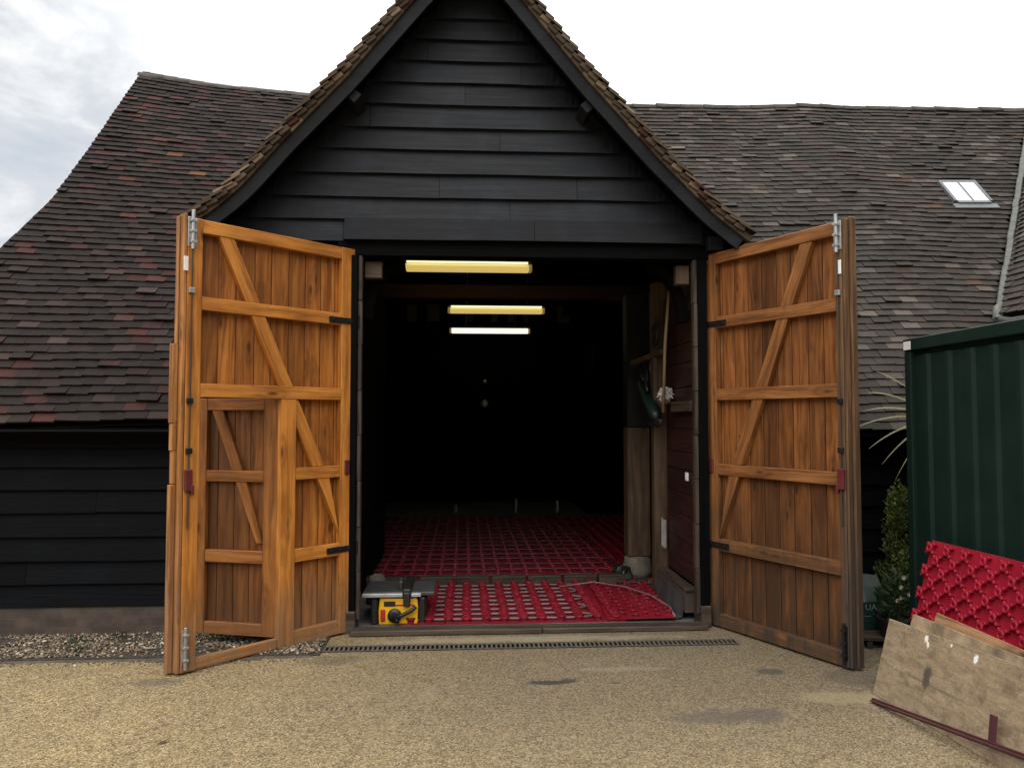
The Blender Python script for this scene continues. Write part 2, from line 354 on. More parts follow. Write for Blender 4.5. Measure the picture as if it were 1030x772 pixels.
# ------------------------------------------------------------------ setting: ground
g=MB(); g.quad((-150,-150,0),(150,-150,0),(150,150,0),(-150,150,0))
tag(g.build('ground',M['ground']),kind='structure')
g=MB(); g.box(-9,-1.0,5.40,6.02,-.05,.012); tag(g.build('soil_bed',M['soil']),kind='structure')
g=MB()
x=-9.0
while x<-1.05:
    x2=min(-1.05,x+rng.uniform(.7,.95)); g.box(x,x2-.002,5.345+rng.uniform(-.02,.02),5.40,-.05,.004+rng.uniform(0,.004)); x=x2
tag(g.build('path_edging',M['kerb'],bevel=.004),kind='structure')
g=MB(); g.box(-4.0,12,5.99,15.0,-.1,.005); tag(g.build('floor',M['slabfloor']),kind='structure')

# gravel stones (stuff)
ico=bmesh.new(); bmesh.ops.create_icosphere(ico,subdivisions=1,radius=1); iv=[v.co.copy() for v in ico.verts]; iF=[[v.index for v in f.verts] for f in ico.faces]; ico.free()
g=MB()
def stone(x,y,z,s):
    b=len(g.v); q=Matrix.Rotation(rng.uniform(0,6.28),3,'Z')@Matrix.Rotation(rng.uniform(-.5,.5),3,'X'); sx,sy,sz=s*rng.uniform(.8,1.5),s*rng.uniform(.7,1.1),s*rng.uniform(.45,.8)
    for v in iv:
        p=q@Vector((v.x*sx*rng.uniform(.8,1.15),v.y*sy*rng.uniform(.8,1.15),v.z*sz)); g.v.append((x+p.x,y+p.y,z+p.z))
    for f in iF: g.face([b+i for i in f])
for i in range(7000):
    x=-1.02-abs(rng.random())*4.3; y=rng.uniform(5.42,5.98)
    if mnoise.noise(Vector((x*2,y*3,2)))<-.25 and rng.random()<.75: continue
    stone(x,y,.012+rng.uniform(0,.012),rng.uniform(.005,.0135))
for i in range(90):
    stone(rng.uniform(-3,2.4),rng.uniform(3.2,5.35),.002,rng.uniform(.002,.005))
for i in range(260): stone(-1.1-rng.random()*4,5.36-abs(rng.gauss(0,.05)),.004,rng.uniform(.004,.009))
tag(g.build('gravel',M['stone'],smooth=False),kind='stuff')

# ------------------------------------------------------------------ the barn
ROOT=(.05,5.97,0)
barn=empty('barn',ROOT,'black weatherboarded barn with brown tiled roofs and tall open double oak doors','barn')
def B(mb,name,mat,parent=None,**k): return mb.build(name,mat,parent or barn,off=ROOT,**k)
XC=.05; PW=48
LT=[(.394,4.843+.03),(.952,4.199),(1.397,3.722),(1.699,3.369),(1.86,3.22),(2.06,3.07)]      # porch roof profile: (distance left of centre, height)
RT=[(.338,4.869+.03),(.923,4.198),(1.44,3.632),(1.858,3.219),(2.0,3.11),(2.14,3.0)]
APEX=5.29
def prof(x):
    P=LT if x<XC else RT; d=abs(x-XC); pts=[(0,APEX)]+P
    for (a,za),(b,zb) in zip(pts,pts[1:]):
        if d<=b: return za+(zb-za)*(d-a)/(b-a)
    return -1
XL,XR=XC-2.06,XC+2.14
EY,EZ=5.72,1.6; T48=math.tan(R(48)); RY=9.45
def ridge_z(x):
    P=[(-5,5.98),(-4,5.89),(-3.07,5.77),(-1.95,5.67),(2,5.66),(3.6,5.675),(4.4,5.725),(5.0,5.70),(7.4,5.74),(13,5.78)]
    for (a,za),(b,zb) in zip(P,P[1:]):
        if x<=b: return za+(zb-za)*max(0,(x-a)/(b-a))
    return 5.78
def eave_z(x): return 1.6-(.06 if x>2 else 0)+.015*math.sin(x*2.1)
def main_pt(x,s,h=0):
    """front slope: s 0 at the eave, 1 at the ridge; h off the surface"""
    y=EY+(RY-EY)*s; z=eave_z(x)*(1-s)+ridge_z(x)*s
    z+=.03*mnoise.noise(Vector((x*.7,s*3,1.3)))-.05*math.sin(math.pi*s)*0
    return Vector((x,y-h*.743,z+h*.669))
def main_z(x,y):
    if y>RY: y=2*RY-y
    s=(y-EY)/(RY-EY); return eave_z(x)*(1-s)+ridge_z(x)*s
def verge_x(s):
    P=[(0,-4.62),(.15,-4.42),(.36,-4.21),(.5,-4.06),(.7,-4.02),(1,-4.0)]
    for (a,za),(b,zb) in zip(P,P[1:]):
        if s<=b: return za+(zb-za)*(s-a)/(b-a)
    return -4.0
def valley_x(z): return 4.95+(z-2.66)*.836
def valley_y(z): return 6.68+(z-2.66)*.9
def tile(mb,p,along,down,nrm,w,L,t,tail,head):
    """p = middle of the tail edge on the roof surface"""
    a=along*(w/2); c=[]
    for hh in (0,t):
        for e in (0,1):
            for sg in (-1,1):
                q=p+a*sg+nrm*((tail if e==0 else head)+hh)-down*(L*e)
                c.append(q)
    b=len(mb.v); mb.v.extend([tuple(q) for q in c])
    for f in ((4,5,7,6),(0,1,5,4),(0,4,6,2),(1,3,7,5)): mb.face([b+i for i in f])
SL=math.hypot(RY-EY,5.7-EZ); ROWS=62
dn=Vector((0,-.669,-.743)); nm=Vector((0,-.743,.669)); ax=Vector((1,0,0))
left=MB(); right=MB()
for i in range(ROWS):
    s=(i+.1)/ROWS
    rowj=rng.uniform(-.004,.004)
    for mb,x0,x1 in ((left,verge_x(s),XC),(right,XC,9.2)):
        x=x0+(.0825 if (i%2) else 0) if mb is left else x0-.0825*(i%2)
        if mb is left: x=x0
        first=True
        while x<x1:
            w=.165*rng.uniform(.97,1.02)
            if first and mb is left and i%2: w=.09
            first=False
            xm=x+w/2; x+=w
            p=main_pt(xm,s); 
            if XL<xm<XR and p.z<prof(xm)-.06: continue
            if mb is right and xm>valley_x(p.z)+.06: continue
            j=rng.uniform(-.005,.005)+rowj; tl=.015+rng.uniform(0,.009)+(rng.random()<.05)*.012; p=p+dn*(.012*mnoise.noise(Vector((xm*1.9,i*.35,7)))+.006*mnoise.noise(Vector((xm*5,i*1.3,3))))
            al=(ax+Vector((0,0,rng.uniform(-.022,.022)+(ridge_z(xm+.1)-ridge_z(xm-.1))/.2*s))).normalized()
            tile(mb,p+dn*j,al,dn,nm,w-rng.uniform(.001,.004),.135,.016,tl,.0)
rl=B(left,'roof_slope',M['tileL'],recalc=False); rl['label']='left tiled roof slope with scattered red tiles'
rr=B(right,'roof_slope',M['tileR'],recalc=False); rr['label']='right grey brown tiled roof slope with a skylight'
# crosswing slope facing left
cw=MB(); cx0,cz0=4.86,2.56; k=1.197; n2=Vector((-k,0,1)).normalized(); d2=Vector((-1,0,-k)).normalized()
for i in range(46):
    dd=i*.09; xx=cx0-d2.x*dd; zz=cz0-d2.z*dd; ye=valley_y(zz)+.02; y=ye
    while y>5.35:
        w=.165*rng.uniform(.97,1.02); p=Vector((xx,y-w/2,zz+.02*math.sin(y*3)+(6.6-y)*.02)); y-=w
        tile(cw,p+d2*rng.uniform(-.006,.006),Vector((0,1,rng.uniform(-.03,.03))).normalized(),d2,n2,w-.004,.135,.013,.014+rng.uniform(0,.01),0)
B(cw,'roof_slope',M['tileR'],recalc=False)['label']='side wing roof slope meeting the right slope in a valley'
# valley strip
vb=MB(); pts=[]
for i in range(30):
    z=2.5+i*.115; pts.append(Vector((valley_x(z),valley_y(z),z)))
sd=Vector((.8,-.62,.0)).normalized()
for a,b in zip(pts,pts[1:]):
    o1=rng.uniform(-.006,.006)
    vb.beam(a+Vector((-.01+o1,-.035,.045)),b+Vector((-.01+o1,-.035,.05)),.06,.03,up=(-.3,-.5,.6))
B(vb,'valley_strip',M['lead'],bevel=.008)
gt=MB(); gt.tube([(4.9,6.62,2.66),(4.84,6.56,2.54),(4.86,6.4,2.50),(4.87,5.4,2.49)],.045,10); B(gt,'gutter',M['lead'],smooth=True)
# ridge tiles
for x0,x1,par in ((-4.02,-.9,rl),(.9,9.2,rr)):
    rd=MB(); x=x0
    while x<x1:
        w=.31; za,zb=ridge_z(x),ridge_z(x+w); n=9; b=len(rd.v); jz=rng.uniform(-.008,.008)
        for xx,z,r in ((x,za,.075),(x+w-.006,zb,.068)):
            for rr_ in (r,r-.02):
                for q in range(n):
                    a=math.pi*q/(n-1); rd.v.append((xx,RY-math.cos(a)*rr_*1.15,z-.045+math.sin(a)*rr_+jz))
        for q in range(n-1):
            rd.face((b+q,b+q+1,b+2*n+q+1,b+2*n+q)); rd.face((b+q,b+n+q,b+n+q+1,b+q+1)); rd.face((b+2*n+q,b+2*n+q+1,b+3*n+q+1,b+3*n+q))
        x+=w
    B(rd,'ridge',M['ridge'],par,smooth=True)
# roof lining (front and back of the main roof, holes where the porch roof stands above it)
un=MB(); st=.12
ns=32
x=-4.35
while x<12:
    xm=x+st/2
    for i in range(ns):
        s0,s1=i/ns,(i+1)/ns; zc=main_pt(xm,(s0+s1)/2).z
        if XL+.1<xm<XR-.1 and zc<prof(xm)-.3: continue
        if x<verge_x(s0)+.03: continue
        for back in (0,1):
            P=[main_pt(x,s0,-.03),main_pt(x+st,s0,-.03),main_pt(x+st,s1,-.03),main_pt(x,s1,-.03)]
            if back: P=[Vector((p.x,2*RY-p.y,p.z)) for p in P]
            un.quad(*P)
    x+=st
B(un,'roof_lining',M['under'],recalc=False)
# porch roof: lining, tiles, verges, barge boards
NL=[(XC-d,z) for d,z in LT]; NR=[(XC+d,z) for d,z in RT]
pl=MB(); xs=[XL+(XR-XL)*i/40 for i in range(41)]; 
for x0,x1 in zip(xs,xs[1:]):
    for j in range(60):
        y0=5.72+j*.155; y1=y0+.155
        if max(prof(x0),prof(x1))<main_z((x0+x1)/2,(y0+y1)/2)-.35: continue
        za=max(prof(x0),3.0)+.012; zb=max(prof(x1),3.0)+.012
        pl.quad((x0,y0,za),(x1,y0,zb),(x1,y1,zb),(x0,y1,za))
B(pl,'roof_lining',M['under'],recalc=False)
for sgn,P in ((-1,LT),(1,RT)):
    tb=MB(); mt=MB(); bb=MB()
    path=[(0,APEX)]+P; pp=[Vector((XC+sgn*d,0,z)) for d,z in path]
    # resample
    lens=[0]
    for a,b in zip(pp,pp[1:]): lens.append(lens[-1]+(b-a).length)
    def at(l):
        l=max(0,min(l,lens[-1]))
        for i in range(len(pp)-1):
            if l<=lens[i+1]+1e-9:
                f=(l-lens[i])/(lens[i+1]-lens[i]); return pp[i].lerp(pp[i+1],f),(pp[i+1]-pp[i]).normalized()
        return pp[-1].copy(),(pp[-1]-pp[-2]).normalized()
    def nrm_at(l):
        a=at(l-.12)[0]; b=at(l+.12)[0]; t=(b-a).normalized(); n=Vector((-t.z*sgn*-1,0,0)); n=Vector((t.z*-1*sgn*sgn,0,t.x)) 
        n=Vector((-t.z,0,t.x)) if t.x>0 else Vector((t.z,0,-t.x)); return t,n
    L=lens[-1]; l=.10
    while l<L+.03:
        p,_=at(l); t,n=nrm_at(min(l,L-.02)); 
        if l>L: p=p+t*(l-L)
        y=5.585+rng.uniform(-.012,.012); first=True
        while y<9.4:
            w=.165*rng.uniform(.97,1.02)
            if first and int(l/.095)%2: w=.1
            if p.z<main_z(p.x,y)-.1: break
            lift=(.022 if first else 0)
            tile(tb,p+Vector((0,y+w/2,0))+t*rng.uniform(-.008,.008),Vector((0,1,rng.uniform(-.02,.02))),t,n,w-.005,.155,.017,.046+rng.uniform(0,.008)+lift,.026+lift*.8)
            first=False; y+=w
        if l<L-.02:   # undercloak and mortar seen at the verge, one lump per course
            a,_=at(l-.085); q,_=at(l+.004)
            mt.beam(a+n*.03+Vector((0,5.635,0)),q+n*(.042+rng.uniform(0,.008))+Vector((0,5.635,0)),.06+rng.uniform(-.012,.012),.034+rng.uniform(0,.01),up=n)
        l+=.095
    ptile=B(tb,'roof_slope',M['verge'],recalc=False); ptile['label']='steep porch roof slope with ragged verge tiles'
    poly=[]; low=[]
    for i in range(25):
        l=L*i/24*.985; p,_=at(l); t,n=nrm_at(l); poly.append((p.x,p.z+.004)); q=p-n*.098; low.append((q.x,q.z))
    poly[0]=(XC,APEX+.0); low[0]=(XC,APEX-.14)
    for i in range(24):
        la,lb_=L*i/24,L*(i+1)/24; a,_=at(la); q,_=at(lb_); n=nrm_at(min(max(la,.05),L-.05))[1]; mt.beam(a+n*.022+Vector((0,5.66,0)),q+n*.022+Vector((0,5.66,0)),.06,.05,up=n)
    for i in range(24):
        bb.prism([poly[i],poly[i+1],low[i+1],low[i]],lambda u,v,d:(u,d,v),5.655,5.685)
    B(mt,'verge_mortar',M['verge'],ptile,bevel=.004)
    B(bb,'barge_board',M['trim'])
    # soffit behind the barge board
    so=MB()
    for i in range(24):
        a,b=poly[i],poly[i+1]; so.quad((a[0],5.685,a[1]-.015),(b[0],5.685,b[1]-.015),(b[0],5.99,b[1]-.015),(a[0],5.99,a[1]-.015))
    B(so,'soffit',M['blackdull'],recalc=False)
    # purlin end
    pe=MB(); px=XC+sgn*.895; pz=prof(px)-.175
    t=Vector((sgn*.66,0,-.75)); c=Vector((px,0,pz))
    pe.beam(c+Vector((0,5.69,0)),c+Vector((0,6.0,0)),.085,.085,up=t.cross(Vector((0,1,0)))); B(pe,'purlin_end',M['trim'],bevel=.004)
pr=MB()
for i in range(13):
    y=5.6+i*.31; pr.prism([(XC+math.cos(math.pi*q/8)*.12,APEX+.02+math.sin(math.pi*q/8)*.10) for q in range(9)],lambda u,v,d:(u,d,v),y,y+.3)
B(pr,'ridge',M['ridge'],smooth=False)

# weatherboards -------------------------------------------------
def boards(mb,x0,x1,z,h,y,thick=.022,tilt=.016,split=None,span=.35):
    xs_=[x0]; 
    for s_ in (split or []): 
        if x0+.1<s_<x1-.1: xs_.append(s_)
    xs_.append(x1)
    for a,b in zip(xs_,xs_[1:]):
        j=rng.uniform(0,.004); b-=.003 if b!=x1 else 0; dz=rng.uniform(-.004,.004); dz2=rng.uniform(-.004,.004)
        c=[]
        n=max(2,int((b-a)/span)); 
        for i in range(n):
            u0,u1=a+(b-a)*i/n,a+(b-a)*(i+1)/n
            w0=.0035*mnoise.noise(Vector((u0*1.7,z*5,0))); w1=.0035*mnoise.noise(Vector((u1*1.7,z*5,0)))
            if i==0: o=(rng.uniform(0,50),rng.uniform(0,50)); base=len(mb.v)
            row=[]
        # one closed strip (island) with several spans
        base=len(mb.v)
        for i in range(n+1):
            u=a+(b-a)*i/n; w=.004*mnoise.noise(Vector((u*1.7,z*5,0))); zz=z+w+dz+(dz2-dz)*i/n
            mb.v.extend([(u,y-tilt-thick-j+w*.6,zz),(u,y-tilt*.0-j*.2-.004,z+h+.02),(u,y+.002,z+h+.02),(u,y-tilt+.002,zz)])
        for i in range(n):
            q=base+4*i; ua,ub=o[0]+(b-a)*i/n,o[0]+(b-a)*(i+1)/n
            mb.face((q,q+4,q+5,q+1),[(ua,o[1]),(ub,o[1]),(ub,o[1]+h),(ua,o[1]+h)])
            mb.face((q,q+3,q+7,q+4),[(ua,o[1]),(ua,o[1]+.03),(ub,o[1]+.03),(ub,o[1])])
        for q in (base,base+4*n): mb.face((q,q+1,q+2,q+3),[(o[0],o[1])]*4)
gz=MB(); yf=5.985
rows=[(3.215,.18),(3.392,.19),(3.585,.195),(3.78,.18),(3.957,.188),(4.145,.18),(4.323,.18),(4.502,.175),(4.674,.18),(4.853,.18),(5.03,.2)]
splits=[[.36],[-.2,.9],[],[.28,],[-.75,1.1],[.0],[.45],[-.3],[],[],[]]
for (z,h),sp in zip(rows,splits):
    xl=xr=None
    # widest extent at the bottom of the board under the roof
    xx=XC
    while xx>XL+.02 and prof(xx)-.02>z: xx-=.01
    xl=xx; xx=XC
    while xx<XR-.02 and prof(xx)-.02>z: xx+=.01
    xr=xx
    boards(gz,xl,xr,z,h,yf,split=sp,span=.05)
# clip boards to the roof line so no corner pokes through the tiles
gz.v=[(x,y,min(z,max(prof(x)-.03,2.9)) if XL<x<XR else z) for x,y,z in gz.v]
boards(gz,-1.93,-.955,3.04,.165,yf); boards(gz,1.915,2.06,3.04,.165,yf)
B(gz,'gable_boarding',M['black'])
lb=MB(); boards(lb,-.945,.55,3.045,.158,yf-.035,thick=.03,split=[]); boards(lb,.553,1.905,3.045,.158,yf-.037,thick=.03)
B(lb,'lintel_board',M['trim'])
lt=MB(); lt.box(-1.0,2.0,5.955,6.1,2.925,3.05); B(lt,'door_lintel',M['blackdull'],bevel=.005)
wl=MB()
zs=[.225,.398,.57,.749,.929,1.109,1.275,1.42]
for i,z in enumerate(zs):
    h=(zs[i+1]-z) if i<len(zs)-1 else .18
    boards(wl,-4.45,-.95,z,h,6.01,split=[[-2.1],[-3.3],[-1.7],[],[-2.8],[],[],[]][i])
z=1.6
while z<3.0: boards(wl,-1.95,-.95,z,.18,6.01); z+=.18
w1=B(wl,'weatherboard_wall',M['blackshade']); w1['label']='low black boarded wall left of the doors'
wr=MB()
for i,z in enumerate(zs):
    h=(zs[i+1]-z) if i<len(zs)-1 else .18
    boards(wr,1.96,5.1,z,h,6.01)
z=1.6
while z<3.0: boards(wr,1.96,2.1,z,.18,6.01); z+=.18
B(wr,'weatherboard_wall',M['blackshade'])['label']='black boarded wall right of the doors'
# inner shell (keeps daylight out): front backing, porch cheeks, ends, back
sh=MB()
sh.box(-4.45,-.95,6.015,6.05,.0,1.66); sh.box(-1.95,-.95,6.016,6.05,1.66,3.03); sh.box(1.95,5.1,6.015,6.05,0,1.62); sh.box(1.95,2.13,6.016,6.05,1.62,3.03)
gp=[(XC-2.0,3.0)]+[(x,prof(x)+.018) for x in [XC-1.95+i*.1 for i in range(41)] if prof(x)>0]+[(XC+2.08,3.0)]
sh.prism(gp,lambda u,v,d:(u,d,v),5.992,6.03)
for xx in (-1.95,2.1):
    sh.prism([(6.03,1.5),(6.03,3.03),(7.1,3.03)],lambda u,v,d:(d,u,v),xx,xx+.03); sh.prism([(12.87,1.5),(12.87,3.03),(11.8,3.03)],lambda u,v,d:(d,u,v),xx,xx+.03); sh.box(xx,xx+.03,12.87,15.0,0,3.1)
for xx in (-3.98,11.9): sh.prism([(6.03,0),(6.03,1.7),(RY,5.72),(12.87,1.7),(12.87,0)],lambda u,v,d:(d,u,v),xx,xx+.03)
sh.box(-4.0,-1.9,12.88,12.93,0,1.75); sh.box(2.1,11.9,12.88,12.93,0,1.75); sh.box(5.1,11.9,6.015,6.05,0,2.0)
sh.prism([(XC-2.0,0),(XC-2.0,3.05)]+gp[1:-1]+[(XC+2.08,3.05),(XC+2.08,0)],lambda u,v,d:(u,d,v),15.0,15.04)
sh.box(5.1,5.13,5.5,6.03,0,2.6)
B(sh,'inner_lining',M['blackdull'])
for a_,b_ in ((-4.5,-.95),(1.96,5.1)):
    pn=MB(); pn.box(a_,b_,5.985,6.03,0,.222); B(pn,'brick_plinth',M['brick'],bevel=.003)
# door frame
for (a,b,pa,pb,lab) in ((-.935,-.835,-.835,-.805,0),(1.872,1.945,1.84,1.872,1)):
    dp=MB(); dp.box(a,b,5.93,6.12,.17,2.925); o=B(dp,'door_post',M['blackdull'],bevel=.006)
    df=MB()
    for i in range(8):
        z0=.1+i*.353; j=rng.uniform(-.006,.006); df.box(pa-j*.5,pb+abs(j)*.4,5.955+j,6.02,z0,z0+.352)
    B(df,'frame_strip',M['oldwood'],o,bevel=.004)
    ft=MB(); ft.box(a-.004,b+.004,5.915,6.12,0,.168); B(ft,'post_foot',M['oldwood'],o,bevel=.006)
bk=MB(); bk.box(-.80,-.66,6.05,6.14,2.765,2.90); B(bk,'frame_block',M['palewood'],bevel=.006)
bk=MB(); bk.box(1.73,1.84,6.05,6.14,2.74,2.90); B(bk,'frame_block',M['palewood'],bevel=.006)
bk=MB(); bk.box(1.945,2.06,5.86,6.0,2.985,3.10); B(bk,'bracket_block',M['trim'],bevel=.006)
for s,x0 in ((1,-.79),(-1,1.83)):
    br=MB(); n=8
    for i in range(n):
        a0,a1=math.pi/2*i/n,math.pi/2*(i+1)/n; f=lambda a:(x0+s*(.30-.30*math.cos(a)),6.22,2.45+.45*math.sin(a))
        br.beam(f(a0),f(a1),.08,.1,up=(0,1,0))
    B(br,'curved_brace',M['under'])
sl=MB(); sl.box(-.86,.6,5.83,5.965,.0,.044); sl.box(.603,1.9,5.835,5.965,.0,.041); B(sl,'doorsill',M['oldwood'],bevel=.008)
# gutter of the left porch eave (its dark end shows beside the door)
gu=MB(); gu.tube([(XL-.03,5.66,3.02),(XL-.03,7.1,3.02)],.048,12); B(gu,'gutter',M['iron'],smooth=False)
eg=MB(); eg.tube([(-4.6,5.70,1.555),(-2.0,5.70,1.55)],.012,6); eg.box(-4.6,-1.95,5.74,6.0,1.555,1.575); B(eg,'eaves_board',M['blackdull'])
eg=MB(); eg.box(2.27,4.9,5.74,6.0,1.50,1.525); B(eg,'eaves_board',M['blackdull'])
# skylight
sk=MB(); u=Vector((1,0,0)); vv=Vector((0,.669,.743)); nn=Vector((0,-.743,.669))
def sp_(x,s,h): 
    y=7.93+(s)*.669*1.0; return Vector((x,y,main_z(x,y)))+nn*h
Ls=.40
def slab(mb,x0,x1,s0,s1,h0,h1):
    c=[sp_(x,s,h) for h in (h0,h1) for s in (s0,s1) for x in (x0,x1)]; mb.hexa(c,(x1-x0,s1-s0,h1-h0))
slab(sk,5.36,5.395,-.02,Ls,.0,.065); slab(sk,5.765,5.80,-.02,Ls,.0,.065); slab(sk,5.395,5.765,-.06,-.02,.0,.065); slab(sk,5.395,5.765,Ls-.03,Ls,.0,.065); slab(sk,5.57,5.59,-.02,Ls-.03,.05,.065); slab(sk,5.33,5.83,-.14,-.06,.02,.05)
s_=B(sk,'skylight',M['skyframe'],rr)
for a,b in ((5.395,5.57),(5.59,5.765)):
    pg=MB(); slab(pg,a,b,-.02,Ls-.03,.035,.058); B(pg,'pane',M['glass'],s_) if False else B(pg,'skylight_pane',M['glass'],rr)
# inside: timbers, right side wall, posts
tb=MB(); tb.box(-3.0,3.4,9.3,9.5,3.12,3.3); B(tb,'tie_beam',M['redboard'],bevel=.01)
for i,x in enumerate((-.95,-.62,.02,.45,.72,.98,1.55)):
    st_=MB(); st_.box(x,x+(.16,.2,.12,.1,.1,.08,.22)[i],12.5,12.54,3.24,3.52); B(st_,'infill_panel',M['pane_dark'])
rb=MB(); 
z=.27
while z<2.85:
    h=rng.uniform(.15,.21); rb.box(1.90+rng.uniform(0,.008),1.93,6.03,7.02,z,min(z+h-.005,2.9)); z+=h
B(rb,'side_boarding',M['redboard'],bevel=.004)
rb=MB(); rb.box(1.97,2.0,7.1,9.2,0,3.0); B(rb,'side_boarding',M['darkwood'])
rb=MB(); rb.box(-.98,-.95,6.1,9.2,0,3.0); B(rb,'side_boarding',M['under'])
ps=MB(); ps.box(1.80,1.93,7.1,7.22,.0,2.95); B(ps,'post',M['palewood'],bevel=.006)['label']='pale bare post beside the red boards'
ps=MB(); ps.box(1.865,1.90,7.32,7.4,.15,2.6); B(ps,'post',M['redboard'],bevel=.004)
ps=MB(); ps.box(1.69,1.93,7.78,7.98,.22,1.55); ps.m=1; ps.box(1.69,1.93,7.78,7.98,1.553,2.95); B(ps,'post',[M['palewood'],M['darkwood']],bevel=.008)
pd=MB(); pd.lathe([(.02,0),(.15,.01),(.165,.08),(.14,.17),(.13,.21),(.02,.218)],14,(1.80,7.84,0)); B(pd,'post_base',M['stonepad'],smooth=True)
lg=MB(); lg.box(1.80,1.90,6.14,7.0,.06,.235); B(lg,'brick_ledge',M['brick'],bevel=.004)
lg=MB(); lg.beam((1.845,6.12,.25),(1.845,7.02,.25),.1,.028); B(lg,'ledge_rail',M['oldwood'],bevel=.004)
lg=MB(); lg.box(1.855,1.90,6.12,6.72,1.70,1.79); B(lg,'wall_rail',M['oldwood'],bevel=.006)

# ------------------------------------------------------------------ door leaves
def leaf(hinge,rz,sg,wm,em,label,wicket):
    """t runs from the hinge to the free edge, y 0 is the face of the frame, + is the outside"""
    X=lambda t: sg*t
    pk=MB(); t=.01
    TE=1.325 if wicket else 1.275
    while t<TE-.003:
        w=min(.137*rng.uniform(.93,1.06),TE-t)
        z0=.03
        a,b=t,t+w-.007
        if wicket and b>.60 and a<1.24:
            if a<.60: pk.box(X(a),X(.60),.056,.084,.03,1.80)
            if b>1.24: pk.box(X(1.24),X(b),.056,.084,.03,1.80)
            z0=1.801
        j=rng.uniform(0,.003)
        pk.box(X(a),X(b),.056+j,.084,z0,2.95); t+=w
    pk.m=0
    d=pk.build('door',M['plankL'] if wicket else M['plankR'],barn,loc=(hinge[0]-ROOT[0],hinge[1]-ROOT[1],.015),rotz=rz,bevel=.0045); d['label']=label
    def sub(mb,name,mat,bevel=.004,**k): return mb.build(name,mat,d,bevel=bevel,**k)
    s=MB(); s.box(X(.0),X(.12),0,.054,0,2.955); sub(s,'stile',wm)
    s=MB(); s.box(X(1.225),X(1.325 if wicket else 1.275),0,.054,0,2.955); sub(s,'stile',em if not wicket else wm)
    if wicket: s=MB(); s.box(X(.505),X(.628),-.002,.054,.0,1.77); sub(s,'stile',wm)
    for z0,z1 in ((2.865,2.955),(2.35,2.44),(1.77,1.862),(1.185,1.272),(.592,.685),(.0,.098)):
        r=MB(); e=.505 if (wicket and z1<1.5 and z1>.3) else 1.225
        j=rng.uniform(-.003,.003)
        y0=.004
        if wicket and z1<.2: r.box(X(.12),X(.505),y0,.054,z0,z1); r.box(X(.628),X(1.225),y0+.012,.054,z0,.07)
        elif wicket and 1.7<z0<1.8: r.box(X(.12),X(1.225),-.004,.054,z0,z1)
        else: r.box(X(.12),X(e),y0,.054,z0+j,z1+j)
        sub(r,'rail',wm)
    # the brace, one length between each pair of rails
    if wicket: line=lambda z: 1.055-(2.87-z)*.470; br=[(2.865,2.44),(2.35,1.862),(1.765,1.272),(1.185,.77)]
    else: line=lambda z: 1.0-(2.9-z)*.418; br=[(2.865,2.44),(2.35,1.862),(1.77,1.272),(1.185,.685)]
    for za,zb in br:
        b=MB(); hw=.052
        ta,tb_=line(za),line(zb); P=[(ta-hw,za),(ta+hw,za),(tb_+hw,zb),(tb_-hw,zb)]
        if wicket:
            P=[(min(p,1.2),z) for p,z in P]
            if zb<1.0: P=[(max(p,.122),z) for p,z in P]
            if za<1.7: P=[(min(max(p,.122),.503),z) for p,z in P]
        else: P=[(max(p,.122),z) for p,z in P]
        c=[]
        L=math.hypot(ta-tb_,za-zb)
        for y in (.010,.055):
            pass
        c=[(X(P[3][0]),.010,P[3][1]),(X(P[0][0]),.010,P[0][1]),(X(P[2][0]),.010,P[2][1]),(X(P[1][0]),.010,P[1][1]),
           (X(P[3][0]),.055,P[3][1]),(X(P[0][0]),.055,P[0][1]),(X(P[2][0]),.055,P[2][1]),(X(P[1][0]),.055,P[1][1])]
        b.hexa(c,(L,.1,.045)); sub(b,'brace',wm,.003)
    # free edge: layered boards
    e=MB()
    if wicket: e.box(X(1.328),X(1.348),.004,.10,.0,2.975)
    if wicket:
        e.box(X(1.35),X(1.385),.06,.11,.0,1.20); e.box(X(1.35),X(1.38),.06,.11,1.42,1.60); e.box(X(1.35),X(1.373),.06,.11,1.205,1.42); e.box(X(1.35),X(1.387),.06,.11,1.60,2.12); e.box(X(1.35),X(1.358),.06,.11,2.12,2.97)
    else:
        e.box(X(1.278),X(1.296),.003,.09,0,2.97); e.box(X(1.298),X(1.318),.045,.10,.0,2.98)
    sub(e,'edge_board',em,.004)
    # ironwork
    for z in (2.385,.635):
        h=MB(); h.box(X(-.035),X(.235),-.010,.003,z-.022,z+.022); h.tube([(X(-.03),-.012,z-.05),(X(-.03),-.012,z+.05)],.016,10)
        for q in (.05,.12,.2): h.tube([(X(q),-.016,z),(X(q),-.008,z)],.009,8)
        sub(h,'strap_hinge',M['iron'],.002)
    xb=1.30 if wicket else 1.25
    b=MB(); b.box(X(xb-.03),X(xb+.03),-.006,-.001,2.76,2.955); b.tube([(X(xb),-.018,2.74),(X(xb),-.018,3.0)],.013,10); 
    for z in (2.79,2.86,2.93): b.box(X(xb-.02),X(xb+.02),-.034,-.004,z-.009,z+.009)
    sub(b,'top_bolt',M['galv'],.002)
    b=MB(); b.box(X(xb-.004+(.028 if wicket else .0)),X(xb+.026+(.028 if wicket else 0)),-.008,-.0015,2.595,2.69); sub(b,'white_tab',M['white'],.002)
    b=MB(); b.tube([(X(xb),-.012,.92),(X(xb),-.012,2.74)],.0055,8); sub(b,'bolt_rod',M['oldwood'],0)
    for z,m_ in ((2.47,'galv'),(1.745,'iron'),(1.42,'iron')):
        b=MB(); b.box(X(xb-.02),X(xb+.02),-.022,-.001,z-.018,z+.018); sub(b,'rod_guide',M[m_],.003)
